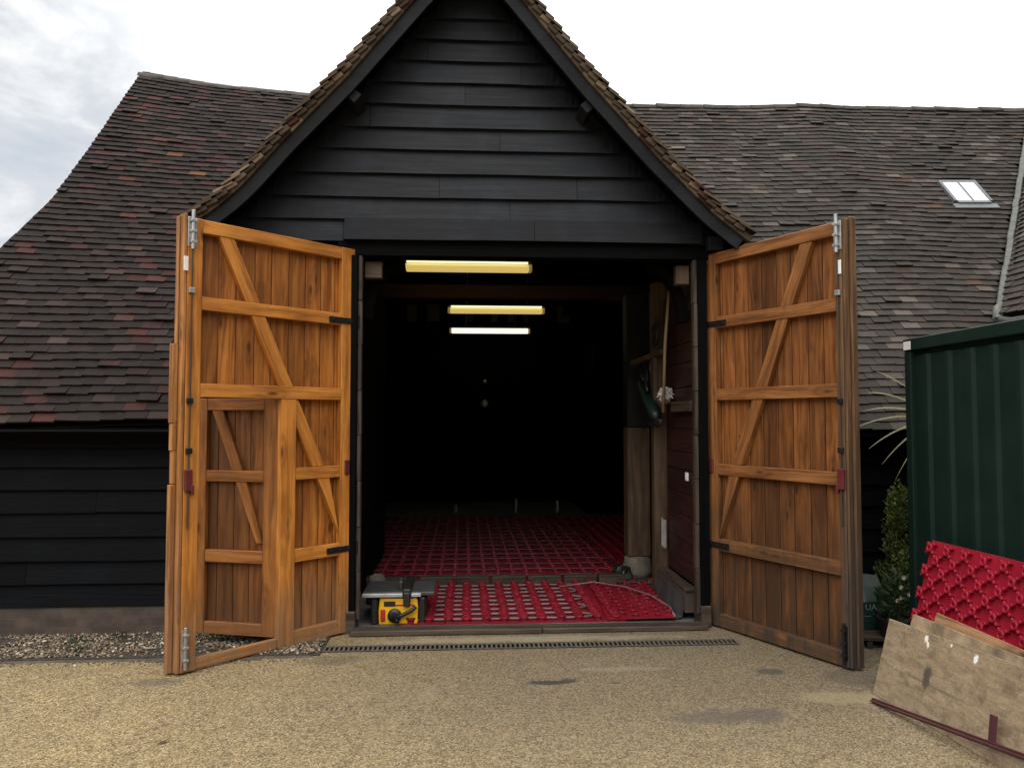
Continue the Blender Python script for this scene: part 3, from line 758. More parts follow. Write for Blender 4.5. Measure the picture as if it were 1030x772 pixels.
    b=MB(); b.box(X(xb-.022),X(xb+.026),-.026,-.001,1.16,1.30); b.box(X(xb-.03),X(xb-.012),-.034,-.002,1.135,1.20); sub(b,'rod_clasp',M['redmetal'],.004)
    b=MB(); b.box(X(.045),X(.085),-.014,-.001,1.20,1.31); sub(b,'cabin_hook',M['redmetal'],.004)
    b=MB(); b.box(X(xb-.02),X(xb+.02),-.006,-.001,.05,.27); b.tube([(X(xb),-.016,.02),(X(xb),-.016,.29)],.011,10)
    for z in (.08,.16,.24): b.box(X(xb-.018),X(xb+.018),-.03,-.004,z-.008,z+.008)
    sub(b,'bottom_bolt',M['iron'] if not wicket else M['galv'],.002)
    return d
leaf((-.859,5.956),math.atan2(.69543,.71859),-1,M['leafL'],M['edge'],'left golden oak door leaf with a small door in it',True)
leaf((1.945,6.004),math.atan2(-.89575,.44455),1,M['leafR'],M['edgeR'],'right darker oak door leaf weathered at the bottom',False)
# wicket door hung on the middle stile of the left leaf
wx=(-1.322,5.545); wr_=math.atan2(-.2599,.96563)
pk=MB(); t=.012
while t<.63:
    w=min(.125*rng.uniform(.92,1.08),.63-t); pk.box(-t,-(t+w-.004),.042,.066,.02,1.695)
    t+=w
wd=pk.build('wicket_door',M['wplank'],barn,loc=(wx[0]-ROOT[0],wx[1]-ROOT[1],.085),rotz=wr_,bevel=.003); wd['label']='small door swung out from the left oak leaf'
for a,b in ((.0,.13),(.59,.665)):
    s=MB(); s.box(-a,-b,0,.04,0,1.705); s.build('stile',M['wicket'],wd,bevel=.004)
for z0,z1 in ((.0,.088),(.515,.605),(1.10,1.18),(1.62,1.705)):
    s=MB(); s.box(-.13,-.59,.003,.04,z0,z1); s.build('rail',M['wicket'],wd,bevel=.004)
for za,zb in ((1.62,1.18),(1.10,.66)):
    s=MB(); f=lambda z:.505-(1.60-z)*.385; hw=.042
    P=[(min(max(p,.138),.562),z) for p,z in ((f(za)-hw,za),(f(za)+hw,za),(f(zb)+hw,zb),(f(zb)-hw,zb))]
    s.hexa([(-P[3][0],.008,P[3][1]),(-P[0][0],.008,P[0][1]),(-P[2][0],.008,P[2][1]),(-P[1][0],.008,P[1][1]),(-P[3][0],.041,P[3][1]),(-P[0][0],.041,P[0][1]),(-P[2][0],.041,P[2][1]),(-P[1][0],.041,P[1][1])],(.5,.084,.033))
    s.build('brace',M['wicket'],wd,bevel=.003)
s=MB(); s.box(-.645,-.68,-.02,.0,.73,.80); s.box(-.65,-.665,-.045,-.02,.75,.775); s.build('latch',M['iron'],wd,bevel=.003)
s=MB(); s.box(-.65,-.675,-.012,.0,.62,.66); s.build('keyhole_plate',M['iron'],wd,bevel=.002)

# ------------------------------------------------------------------ drain in front of the sill
dr=empty('drain_channel',(.4,5.53,0),'long narrow slotted drain grating set in the paving before the doorsill','drain')
g=MB(); g.box(-1.6,1.6,-.06,.06,-.02,.0035); g.build('channel',M['under'],dr)  # flat black strip, painted stand-in for the shade down in the slots
g=MB(); x=-1.6
while x<1.6:
    g.box(x,x+.015,-.04,.04,.001,.0075); x+=.034
g.build('grating',M['drainbar'],dr)
g=MB(); g.box(-1.6,1.6,-.06,-.045,.001,.0095); g.box(-1.6,1.6,.045,.06,.001,.0095); g.build('channel_rim',M['kerb'],dr)

# ------------------------------------------------------------------ fluorescent lamps inside
def lamp(x0,x1,y,z,h,mat,mat2,label):
    xm=(x0+x1)/2; L=x1-x0
    t=empty('fluorescent_light',(xm,y,z),label,'ceiling light','strip lights inside the barn')
    b=MB(); b.box(-L/2,L/2,-.04,.05,h*.5,h*.5+.045); b.build('housing',M['toolgrey'],t,bevel=.006)
    b=MB(); b.prism([(-.055,-h*.5),(.055,-h*.5),(.065,h*.1),(.05,h*.5-.002),(-.05,h*.5-.002),(-.065,h*.1)],lambda u,v,d:(d,u,v),-L/2+.04,L/2-.04); b.build('diffuser',mat,t,bevel=.008)
    if mat2:
        b=MB(); b.tube([(-L/2+.05,-.068,h*.62),(L/2-.05,-.068,h*.62)],.012,8); b.build('tube',mat2,t)
    for s in (-1,1):
        b=MB(); b.box(s*(L/2-.04),s*L/2,-.06,.06,-h*.5,h*.5-.001); b.build('end_cap',M['endcap'],t,bevel=.008)
    for s in (-.3,.32):
        b=MB(); b.tube([(s*L,0,h*.5+.04),(s*L,0,h*.5+.8)],.004,5); b.build('hanging_chain',M['galv'],t)
lamp(-.717,.78,8.72,3.385,.085,M['tubeY'],M['tubeYb'],'nearest and longest yellow strip light under the barn roof')
lamp(-.26,1.235,11.6,3.30,.085,M['tubeY'],M['tubeYb'],'dimmer yellow strip light in the middle of the three')
lamp(-.28,1.22,14.05,3.27,.09,M['tubeW'],None,'white strip light hanging lowest and farthest inside the barn')

# ------------------------------------------------------------------ underfloor heating panels and pipe
def knob(mb,x,y,z,r,h,ang=0,fins=True):
    n=8; b=len(mb.v)
    for rr_,hh in ((r*.8,0),(r*.85,h*.55),(r*1.12,h*.75),(r*1.05,h),(r*.5,h),(r*.45,h*.6)):
        for k in range(n):
            a=2*math.pi*k/n+ang; mb.v.append((x+rr_*math.cos(a),y+rr_*math.sin(a),z+hh))
    for i in range(5):
        for k in range(n): mb.face((b+i*n+k,b+i*n+(k+1)%n,b+(i+1)*n+(k+1)%n,b+(i+1)*n+k))
    mb.face([b+5*n+k for k in range(n)])
    if fins:
        for q in (0,1):
            a=ang+math.pi/4+q*math.pi/2; d=Vector((math.cos(a),math.sin(a),0)); c=Vector((x,y,z+h*.5))
            mb.beam(c-d*r*1.7,c+d*r*1.7,r*.35,h*.95)
def panel_mb(w,l,px,py,r,h,stag=False,fins=False):
    mb=MB(); mb.box(-w/2,w/2,-l/2,l/2,0,.012); nx=int(round(w/px)); ny=int(round(l/py))
    for i in range(nx):
        for j in range(ny):
            if stag and (i+j)%2: continue
            knob(mb,-w/2+(i+.5)*px+rng.uniform(-.006,.006),-l/2+(j+.5)*py,.011,r*rng.uniform(.9,1.1),h*rng.uniform(.85,1.1),.39,fins)
    return mb
PG='red underfloor heating panels laid on the barn floor'
labF='red knobbed heating panel lying between doorsill and wooden cross piece'
labB='red knobbed heating panel in the dim field beyond the wooden cross piece'
f1=panel_mb(.60,1.35,.15,.075,.038,.04).build('heating_mat',M['redplastic']); f1.location=(-.20,6.79,.006); tag(f1,labF,'floor panel',PG)
for x in (.405,1.01):
    c=f1.copy(); COL.objects.link(c); c.location=(x,6.79 if x<1 else 6.80,.006)
f2=panel_mb(.56,1.28,.0933,.064,.026,.03,True).build('heating_mat',M['redplastic']); f2.location=(1.47,6.74,.03); f2.rotation_euler=(0,R(-1.5),R(-3)); tag(f2,'red knobbed heating panel without pipe tilted beside the plastic sheet','floor panel',PG)
b1=panel_mb(.75,1.2,.15,.075,.029,.022).build('heating_mat',M['redplastic']); b1.location=(-1.0,8.3,.006); tag(b1,labB,'floor panel',PG)
for i in range(6):
    for j in range(4):
        if i+j==0: continue
        c=b1.copy(); COL.objects.link(c); c.location=(-1.0+i*.755,8.3+j*1.205,.006)
# pipes: serpentines clipped between the knobs
def serp(x0,x1,y0,y1,step,z,jit,r):
    pts=[]; y=y0; d=1
    while y<=y1:
        a,b=(x0,x1) if d>0 else (x1,x0)
        n=8
        for k in range(n+1): pts.append((a+(b-a)*k/n,y+rng.uniform(-jit,jit),z+rng.uniform(0,.004)))
        ex=b+(.5*step if d>0 else -.5*step)+rng.uniform(0,.1)*d
        pts.append((ex,y+step*.3,z)); pts.append((ex,y+step*.7,z)); y+=step; d=-d
    return pts
p=MB(); p.tube(serp(-.45,.95,6.16,7.42,.15,.034,.004,.008),.0095,6); tag(p.build('heating_pipe',M['pipe'],smooth=True),'grey pink pipe looping over the red panels behind the doorsill','pipe')
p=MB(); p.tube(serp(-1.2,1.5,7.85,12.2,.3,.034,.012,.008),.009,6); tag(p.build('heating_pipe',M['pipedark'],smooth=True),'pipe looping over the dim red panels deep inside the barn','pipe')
p=MB(); p.tube([(.9,7.2,.05),(1.25,7.3,.07),(1.5,7.05,.075),(1.66,6.7,.075),(1.72,6.3,.07),(1.70,6.08,.05)],.009,6); tag(p.build('heating_pipe',M['pipe'],smooth=True),'loose pipe running over the tilted red panel','pipe')
# wooden cross piece: a row of blocks
CP='wooden blocks in the cross piece on the barn floor'; first=None
for i in range(8):
    m_=MB(); m_.box(-.165,.165,-.05,.05,0,.085); o=m_.build('timber_block',M['oldwood'],bevel=.006)
    o.location=(-.98+i*.355,7.56+rng.uniform(-.012,.012),.006); o.rotation_euler=(0,0,rng.uniform(-.03,.03)); tag(o,'low brown timber block in the row across the red floor','timber block',CP)

# ------------------------------------------------------------------ table saw
ts=empty('table_saw',(-.505,6.16,.006),'yellow and black portable table saw on the floor inside the left door post','table saw')
g=MB(); g.box(-.30,.27,-.02,.42,.225,.255); g.build('table',M['toolgrey'],ts,bevel=.006)
g=MB(); g.box(-.30,.02,-.052,-.022,.222,.25); g.box(.085,.165,-.052,-.022,.222,.25); g.build('fence_rail',M['alu'],ts,bevel=.004)
g=MB(); g.box(.02,.085,-.062,.44,.215,.285); g.box(.025,.08,-.07,-.03,.15,.26); g.build('rip_fence',M['toolblack'],ts,bevel=.008)
g=MB(); g.prism([(-.17,.0),(.135,.0),(.14,.12),(.135,.205),(-.165,.21),(-.175,.1)],lambda u,v,d:(u,d,v),-.02,.38); g.build('body',M['yellow'],ts,bevel=.012,seg=2)
for a_,b_ in ((.145,.20),(-.235,-.18)):
    g=MB(); g.box(a_,b_,-.02,.40,.0,.212); g.build('side_frame',M['toolblack'],ts,bevel=.012)
g=MB(); g.box(-.155,-.12,-.036,-.02,.03,.125); g.build('switch',M['swred'],ts,bevel=.004)
g=MB(); g.lathe([(.02,.0),(.055,.0),(.055,.022),(.02,.024)],18,(-.045,-.045,.075),'y'); g.tube([(-.06,-.055,.06),(.02,-.065,.085),(.09,-.062,.12),(.125,-.055,.15)],.016,10); g.tube([(-.045,-.05,.075),(-.01,-.06,.02)],.014,8); g.build('handwheel',M['toolblack'],ts,smooth=True)
g=MB(); g.box(-.13,-.04,-.026,-.02,.145,.185); g.build('label_plate',M['toolblack'],ts,bevel=.002)
g=MB(); g.box(-.04,.11,-.024,-.02,.148,.158); g.build('scale_strip',M['swred'],ts)
g=MB(); g.prism([(.05,.256),(.19,.256),(.17,.33),(.10,.35),(.055,.32)],lambda u,v,d:(d,u,v),-.02,.012); g.build('blade_guard',M['toolblack'],ts,bevel=.004)
# little things by the left post
g=MB(); g.lathe([(.02,0),(.085,.0),(.09,.06),(.07,.14),(.02,.16)],10,(0,0,0)); o=g.build('stone_pad',M['stonepad'],smooth=True,loc=(-.83,7.35,.006)); tag(o,'pale rounded stone on the floor behind the table saw','stone')
g=MB(); g.lathe([(.02,0),(.075,.0),(.075,.1),(.06,.105),(.06,.02),(.01,.02)],14); g.tube([(-.074,0,.1),(-.05,0,.17),(.05,0,.17),(.074,0,.1)],.004,6); o=g.build('bucket',M['toolblack'],loc=(-.79,6.85,.006)); tag(o,'small black bucket on the floor beside the table saw','bucket')

# ------------------------------------------------------------------ things on the right side wall
g=MB(); pts=[(-.01,.10,0),(-.015,.0,.6),(.0,-.13,1.20)]; g.tube(pts,.0135,8,rs=[.0145,.0145,.013]); o=g.build('wooden_pole',M['polewood'],loc=(1.80,6.62,1.70),smooth=True); tag(o,'long thin pale wooden pole hanging upright on the right side wall','pole')
g=MB()
for i in range(160):
    d=Vector((rng.gauss(0,1),rng.gauss(0,1),rng.gauss(0,1))).normalized(); p0=d*.03; p1=d*rng.uniform(.055,.085)+Vector((0,0,-.02)); g.tube([p0,p0.lerp(p1,.5)+Vector((0,0,.006)),p1],.012,5,rs=[.014,.012,.006])
o=g.build('mop_head',M['cloth'],loc=(1.83,6.80,1.88),smooth=True); tag(o,'fluffy off white mop head hanging behind the pale pole','mop head')
gt_=empty('garden_blower',(1.80,7.15,1.78),'dark green power tool with black handle hung among cables on the right wall','power tool')
g=MB(); g.tube([(-.03,.34,.22),(-.03,.18,.12),(-.02,.0,.0),(-.01,-.16,-.11),(0,-.2,-.14)],.05,12,rs=[.03,.05,.066,.06,.03]); g.build('casing',M['greentool'],gt_,smooth=True)
g=MB(); g.tube([(-.03,.22,.22),(-.05,.1,.24),(-.05,-.02,.12)],.014,8); g.build('handle',M['toolblack'],gt_,smooth=True)
g=MB(); g.tube([(0,.3,.2),(.0,.42,.33),(-.02,.5,.45)],.022,8,rs=[.03,.022,.018]); g.build('nozzle',M['toolblack'],gt_,smooth=True)
g=MB()
for k in range(5): g.tube([(-.03+.01*k,.15-.08*k,-.06),(-.04,.1-.09*k,-.16-.02*(k%3)),(-.03,-.02-.08*k,-.18-.015*(k%2)),(-.01,-.14-.05*k,-.12)],.007,6)
o=g.build('cable_coil',M['toolblack'],loc=(1.80,7.1,1.76),smooth=True); tag(o,'tangle of black cable hanging under the green power tool','cable')
g=MB(); g.beam((1.70,7.55,2.20),(1.86,6.95,2.27),.05,.05); o=g.build('timber_offcut',M['palewood'],bevel=.004); tag(o,'short pale timber stuck out above the green power tool','timber')
for k,(yy,zz,rr_,lb) in enumerate(((7.46,2.02,.13,'large loop of dark cable on a hook above the green power tool'),(6.98,2.45,.09,'small loop of dark cord high on the right side wall'))):
    g=MB()
    for q in range(3): g.tube([(-.012*q,math.cos(a*.2618)*rr_*(1+.06*q),math.sin(a*.2618)*rr_*(1.3-.05*q)-.02*q) for a in range(25)],.006,6,cap=False)
    o=g.build('cord_loop',M['toolblack'],loc=(1.80,yy,zz),smooth=True); tag(o,lb,'cord')
g=MB(); g.prism([(0,0),(.34,.03),(.34,.09),(.02,.12)],lambda u,v,d:(d,u,v),-.004,0); g.m=1; g.box(-.02,.012,-.10,.0,-.01,.11)
o=g.build('hand_saw',[M['toolgrey'],M['polewood']],loc=(1.845,7.30,2.06),bevel=.003); o.rotation_euler=(R(-52),0,0); tag(o,'dull hand saw hung on the post above the green power tool','saw')
for dx,m_,lb in ((0,'greentool','thin dark green cane leaning on the red boards'),(1,'redboard','thin red brown cane leaning on the red boards')):
    g=MB(); g.tube([(1.86,7.0-dx*.08,1.75),(1.86,6.93-dx*.09,2.75)],.008,6); tag(g.build('garden_cane',M[m_]),lb,'cane')
g=MB(); g.box(-.012,0,-.035,.035,-.035,.035); g.box(-.016,-.0118,-.012,.012,-.015,.015); o=g.build('wall_socket',M['white'],loc=(1.899,6.36,1.15),bevel=.003); tag(o,'small square white switch plate on the red boarded side wall','switch')
g=MB(); g.box(-.03,0,-.02,.02,-.13,.13); g.tube([(-.035,0,-.11),(-.035,0,.15)],.009,8); o=g.build('metal_channel',M['alu'],loc=(1.88,7.0,.57),bevel=.003); tag(o,'short bright metal bar fixed upright above the brick ledge','metal bar')
g=MB()
ys=[6.14+i*.045 for i in range(20)]
for a,b in zip(ys,ys[1:]):
    f=lambda y:(1.792-.012*math.sin(y*9)-.004*math.sin(y*31))
    for (z0,o0),(z1,o1) in (((.20-.0,.0),(.1,.015)),((.1,.015),(.03,.03)),((.03,.03),(.012,.10))):
        q=lambda y,z,o_:(f(y)-o_-.01*math.sin(y*6),y,z+(.03*math.sin(y*7) if z>.15 else 0)-(.22*0))
        g.quad(q(a,z0,o0),q(b,z0,o0),q(b,z1,o1),q(a,z1,o1))
o=g.build('plastic_sheet',M['membrane'],smooth=True,recalc=False); tag(o,'crumpled grey plastic sheet draped down the brick ledge','plastic sheet')
g=MB()
for k in range(14):
    a=k*.9; g.tube([(math.cos(a)*.09,math.sin(a)*.1,.0),(math.cos(a+.5)*.07,math.sin(a+.5)*.08,.07+.02*(k%3)),(math.cos(a+1.3)*.05,math.sin(a+1.2)*.06,.03)],.026,7)
o=g.build('black_bag',M['toolblack'],loc=(1.60,7.68,.03),smooth=True); tag(o,'crumpled black bag at the foot of the stone post base','bag')
g=MB()
for k in range(7): g.tube([(1.45+.05*k,7.32+.02*(k%2),.05),(1.52+.045*k,7.40,.065),(1.62+.03*k,7.30+.03*(k%3),.045)],.012,6)
o=g.build('black_hose',M['toolblack'],smooth=True); tag(o,'loose black hose lying behind the tilted red panel','hose')
# small things at the far wall
for y_,z_,r_,lb in ((14.9,1.92,.085,'dull round disc on the dark back wall'),(14.9,2.36,.05,'smaller round disc above the other on the back wall')):
    g=MB(); g.lathe([(.01,-.02),(r_*.7,-.02),(r_,0),(r_,.03)],18,(0,0,0),'y'); o=g.build('round_disc',M['galv'],loc=(.40,y_,z_),smooth=True); tag(o,lb,'disc')
for i,(x,h) in enumerate(((-.15,.13),(.9,.24),(1.62,.2))):
    g=MB(); g.tube([(0,0,0),(.01,0,h*.6),(0,.01,h)],.022,8); o=g.build('pipe_tail',M['cloth'],loc=(x,13.2,.01)); tag(o,('shortest pale pipe end standing at the dark back of the barn','tallest pale pipe end standing at the dark back of the barn','pale pipe end nearest the stone post at the back of the barn')[i],'pipe end','pipe ends at the back of the floor')

# ------------------------------------------------------------------ container
ct=empty('storage_container',(3.10,5.10,0),'dark green ribbed steel storage container on the right','container')
g=MB(); LY=-2.95; WX=2.2; H=2.2
y=0.0; prof_=[]
ribs=[4.89-5.10,4.665-5.10,4.446-5.10,4.247-5.10]; yy=ribs[-1]-.21
while yy>LY+.1: ribs.append(yy); yy-=.21
pts=[(.0,.012)]
for r_ in ribs: pts+= [(r_+.036,.012),(r_+.018,-.008),(r_-.018,-.008),(r_-.036,.012)]
pts.append((LY,.012))
b=len(g.v)
for (yy,xx) in pts: g.v.extend([(xx,yy,.1),(xx,yy,H-.12)])
for i in range(len(pts)-1): g.face((b+2*i,b+2*i+2,b+2*i+3,b+2*i+1))
g.build('side_wall',M['cgreen'],ct,recalc=False)
g=MB(); g.box(.03,WX,LY+.01,-.01,.08,H-.03); g.build('body',M['cgreen'],ct)
g=MB(); g.box(-.022,.04,LY,.02,H-.085,H); g.box(.042,WX,-.04,.021,H-.085,H); g.box(.042,WX,LY,LY+.06,H-.085,H); g.box(WX-.03,WX+.02,LY+.061,-.041,H-.085,H); g.build('roof_rim',M['cgreen'],ct,bevel=.006)
g=MB(); g.box(-.018,.05,-.06,.012,.02,H-.087); g.box(-.018,.05,LY,LY+.06,.02,H-.087); g.build('corner_post',M['cgreen'],ct,bevel=.006)
g=MB(); g.box(-.02,.06,LY,.015,.0,.10); g.build('base_rail',M['cgreen'],ct,bevel=.006)
g=MB(); g.box(-.026,-.0225,-.075,.005,H-.078,H-.02); g.build('sticker',M['white'],ct)

# ------------------------------------------------------------------ leaning boards and panel (board plane 74 degrees, against the container)
def leaning(mb,name,mats,base,dirv,lean,label,cat,group=None,bevel=.002):
    """mesh x runs along the bottom edge, y up the sheet, z towards the viewer"""
    d=Vector((*dirv,0)).normalized(); n=Vector((-d.y,d.x,0)); 
    up=n*math.cos(lean)+Vector((0,0,1))*math.sin(lean); zz=d.cross(up)
    o=mb.build(name,mats,bevel=bevel); o.matrix_world=Matrix(((d.x,up.x,zz.x,base[0]),(d.y,up.y,zz.y,base[1]),(d.z,up.z,zz.z,base[2]),(0,0,0,1)))
    return tag(o,label,cat,group)
DV=(.074,-.973); LB='sheets of board leaning against the container'
nrm_=Vector((.997,.076))
g=MB(); g.prism([(0,0),(1.9,0),(1.9,.50),(.95,.482),(.3,.462),(-.01,.452)],lambda u,v,d:(u,v,d),-.018,0)
leaning(g,'plywood_sheet',M['ply'],(2.449,4.465,.002),DV,R(74),'scuffed tan plywood sheet with white paint specks at the front of the stack','board',LB)
g=MB(); g.prism([(.07,0),(1.8,0),(1.8,.50),(.12,.512)],lambda u,v,d:(u,v,d),-.018,0)
leaning(g,'plywood_sheet',M['ply3'],(2.449+.05*.997,4.465+.05*.076,.002),DV,R(74),'blotchy brown board in the middle of the leaning stack','board',LB)
g=MB(); g.prism([(.18,0),(1.7,0),(1.7,.49),(.24,.55)],lambda u,v,d:(u,v,d),-.012,0)
leaning(g,'plywood_sheet',M['ply2'],(2.449+.1*.997,4.465+.1*.076,.002),DV,R(74),'orange brown board at the back of the leaning stack','board',LB)
g=MB(); W_=1.35; Hh=.90
g.box(-.17,W_-.17,.0,Hh,-.012,0)
px=.077
for i in range(18):
    for j in range(13):
        if (i+j)%2: continue
        x=-.17+(i+.35)*px; y=Hh-.03-(j+.3)*px*.93
        if y<.03: continue
        knob(g,x,y,-.001,.025,.034,.39,False)
        c=Vector((x,y,.012)); 
        for a in (R(45),R(135)):
            d=Vector((math.cos(a),math.sin(a),0)); g.beam(c-d*.047,c+d*.047,.016,.03)
g_=g
leaning(g_,'heating_mat',M['redout'],(2.449+.3*.997,4.465+.3*.076,.004),(.05,-.998),R(75),'bright red knobbed plastic panel standing against the green container','floor panel')
# maroon bar
mbm=empty('metal_bar',(2.37,4.33,.012),'thin maroon metal bar with a short upright stub lying across the front board','metal bar')
g=MB(); a=Vector((0,0,0)); bvec=Vector((.165,-1.02,.11)); g.beam(a,bvec,.035,.006); g.beam(a+Vector((0,0,-.0)),bvec,.006,.03); g.build('bar',M['barred'],mbm)
g=MB(); c=bvec*.80; g.beam(c+Vector((.004,0,.0)),c+Vector((.03,.015,.13)),.045,.008,up=(-1,0,.2)); g.build('stub',M['barred'],mbm)

# ------------------------------------------------------------------ plants and bits between door and container
def leafcloud(mb,c,rx,ry,rz,n,size):
    for i in range(n):
        d=Vector((rng.gauss(0,1),rng.gauss(0,1),rng.gauss(0,1))).normalized(); rr_=rng.random()**.35
        p=Vector(c)+Vector((d.x*rx*rr_,d.y*ry*rr_,d.z*rz*rr_)); t=Vector((d.x*.6+rng.uniform(-.4,.4),d.y*.6+rng.uniform(-.4,.4),rng.uniform(.2,1))).normalized(); s_=t.cross(Vector((rng.uniform(-1,1),rng.uniform(-1,1),.1))).normalized(); L=size*rng.uniform(.6,1.4)
        b=len(mb.v); mb.v.extend([tuple(p),tuple(p+t*L*.5+s_*L*.22),tuple(p+t*L),tuple(p+t*L*.5-s_*L*.22)]); mb.face((b,b+1,b+2,b+3))
cn=empty('conifer_shrub',(3.30,5.60,0),'small green conifer shrub growing beside the green container','shrub')
g=MB()
for i in range(46):
    h=rng.uniform(.36,1.04); rad=.19*(1-max(0,(h-.55))/.62)*rng.uniform(.3,1.0); a=rng.uniform(0,6.28)
    leafcloud(g,(math.cos(a)*rad,math.sin(a)*rad,h),.055,.055,.085,110,.024)
leafcloud(g,(0,0,1.08),.06,.06,.09,200,.024)
g.build('crown',M['leaf'],cn,recalc=False)
g=MB(); g.tube([(0,0,.02),(.01,0,.5),(0,.01,1.0)],.02,8,rs=[.028,.018,.006]); 
for i in range(9): a=i*2.4; g.tube([(0,0,.3+.06*i),(math.cos(a)*.16,math.sin(a)*.16,.42+.06*i)],.007,5,rs=[.008,.004])
g.build('trunk',M['bark'],cn)
ph=empty('spiky_plant',(3.72,5.56,0),'spiky plant with long pale arching leaves reaching past the container corner','plant')
g=MB(); g.tube([(-.02,0,0),(.0,.02,.7),(-.13,-.05,1.62)],.03,8,rs=[.04,.035,.03]); g.build('trunk',M['bark'],ph)
C0=Vector((-.13,-.05,1.64))
tips=[(-.50,-.02,.36),(-.56,.0,.20),(-.62,-.05,.06),(-.66,-.02,-.06),(-.58,-.04,-.22),(-.46,0,-.34),(-.40,-.02,.30),(-.36,.0,-.46)]
for i in range(34):
    if i<len(tips): tp=Vector(tips[i]); dr_=.10
    else:
        a=rng.uniform(0,6.28); e=rng.uniform(-.6,1.3); tp=Vector((math.cos(a)*math.cos(e)*.55,math.sin(a)*math.cos(e)*.32,math.sin(e)*.5)); dr_=.1
        if tp.x<-.1: continue
    g=MB(); n=10; mid=tp*.55+Vector((0,0,dr_)); side=tp.cross(Vector((0,0,1))).normalized()*.5+Vector((0,0,.8)); L=[]
    for k in range(n):
        u=k/(n-1); p=C0+mid*2*u*(1-u)+tp*u*u; w=.009*(1-u**2.5)+.001; L.append((p-side*w,p+side*w))
    for k in range(n-1): g.quad(L[k][0],L[k][1],L[k+1][1],L[k+1][0])
    g.build('leaf_blade',M['blade'] if i<len(tips) or i%3==0 else M['greenleaf'],ph,recalc=False)
fl=empty('flowering_plant',(3.10,5.30,0),'low dark plant with small cream flowers by the container foot','plant')
g=MB(); leafcloud(g,(0,0,.34),.12,.1,.2,420,.05); g.build('foliage',M['greenleaf'],fl,recalc=False)
g=MB()
for i in range(7):
    c=Vector((rng.uniform(-.07,.06),-.1+rng.uniform(-.03,.02),.36+rng.uniform(-.06,.17)))
    for k in range(5):
        a=k*1.256+i; d=Vector((math.cos(a),-.3,math.sin(a)))*.017; s_=d.cross(Vector((0,1,0))).normalized()*.010
        g.quad(c,c+d*.6+s_,c+d,c+d*.6-s_)
g.build('blossom',M['petal'],fl,recalc=False)
g=MB(); g.lathe([(.01,0),(.10,0),(.13,.2),(.14,.22),(.12,.22),(.11,.17),(.0,.17)],14,closed=False); g.build('pot',M['toolblack'],fl)
bg=empty('compost_bag',(2.98,5.56,.09),'dark green plastic sack with pale lettering standing behind the right door','sack',rz=R(-8))
g=MB(); prof_b=[(0,.9),(.06,1.0),(.2,1.02),(.30,.96),(.36,.8),(.385,.74)]
for (h0,s0),(h1,s1) in zip(prof_b,prof_b[1:]):
    g.m=1 if h0>=.30 else 0
    n=16
    for k in range(n):
        P=[]
        for h,s_,kk in ((h0,s0,k),(h0,s0,k+1),(h1,s1,k+1),(h1,s1,k)):
            a=2*math.pi*kk/n; sq=lambda v:math.copysign(abs(v)**.6,v); P.append((sq(math.cos(a))*.15*s_,sq(math.sin(a))*.085*(1 if h<.3 else .35)*s_,h+.006*math.sin(kk*2.1)))
        g.quad(*P)
g.build('sack',[M['bag'],M['bagtop']],bg,smooth=True,recalc=False)
def text(s,size,loc,parent,name,mat):
    cu=bpy.data.curves.new('txt','FONT'); cu.body=s; cu.size=size; cu.extrude=.0008; cu.align_x='CENTER'; tmp=bpy.data.objects.new('txt',cu); COL.objects.link(tmp)
    dg=bpy.context.evaluated_depsgraph_get(); me=bpy.data.meshes.new_from_object(tmp.evaluated_get(dg)); bpy.data.objects.remove(tmp); me.materials.clear(); me.materials.append(mat); me.name=name
    o=bpy.data.objects.new(name,me); COL.objects.link(o); o.parent=parent; o.location=loc; o.rotation_euler=(R(90),0,0); return o
text('IO UA',.062,(-.01,-.0895,.145),bg,'lettering',M['bagtext']); text('~ ---- \'',.04,(.0,-.0895,.09),bg,'lettering',M['bagtext'])
g=MB(); g.box(-.18,.22,-.2,.2,0,.03); 
for q in (-.16,.0,.17): g.box(q-.02,q+.02,-.19,.19,-.055,-.002)
o=g.build('wooden_pallet',M['oldwood'],loc=(2.95,5.50,.057),bevel=.004,rotz=R(-14)); tag(o,'low dark wooden base under the compost sack','pallet')
# dead leaves and weeds
for i,(x,y,r_,lb) in enumerate(((-1.52,4.02,.035,'single dead brown leaf lying alone on the buff paving'),(.03,4.86,.02,'tiny dead leaf on the paving before the drain'),)):
    g=MB(); P=[(-1,0,0),(-.4,.28,.12),(.4,.25,.1),(1,0,.25),(.4,-.22,.14),(-.4,-.26,.03)]
    b=len(g.v); g.v.extend([(p[0]*r_,p[1]*r_,.006+p[2]*r_) for p in P]); g.v.append((0,0,.004)); 
    for k in range(6): g.face((b+k,b+(k+1)%6,b+6))
    o=g.build('fallen_leaf',M['deadleaf'],loc=(x,y,0),rotz=R(40+60*i),recalc=False); tag(o,lb,'leaf')
WD='weeds in the gravel strip'
for i,(x,y,s_,lb) in enumerate(((-2.82,5.70,1.0,'broad low green weed in the gravel near the left of the strip'),(-2.55,5.86,.7,'small green weed in the gravel close to the black wall'),(-2.72,5.52,.8,'green weed at the front edge of the gravel strip'),(-1.85,5.9,.5,'tiny weed in the gravel beside the golden oak door'))):
    g=MB(); leafcloud(g,(0,0,.025),.09*s_,.06*s_,.02*s_,int(60*s_),.022); o=g.build('weed',M['greenleaf'],loc=(x,y,.012),recalc=False); tag(o,lb,'weed',WD)

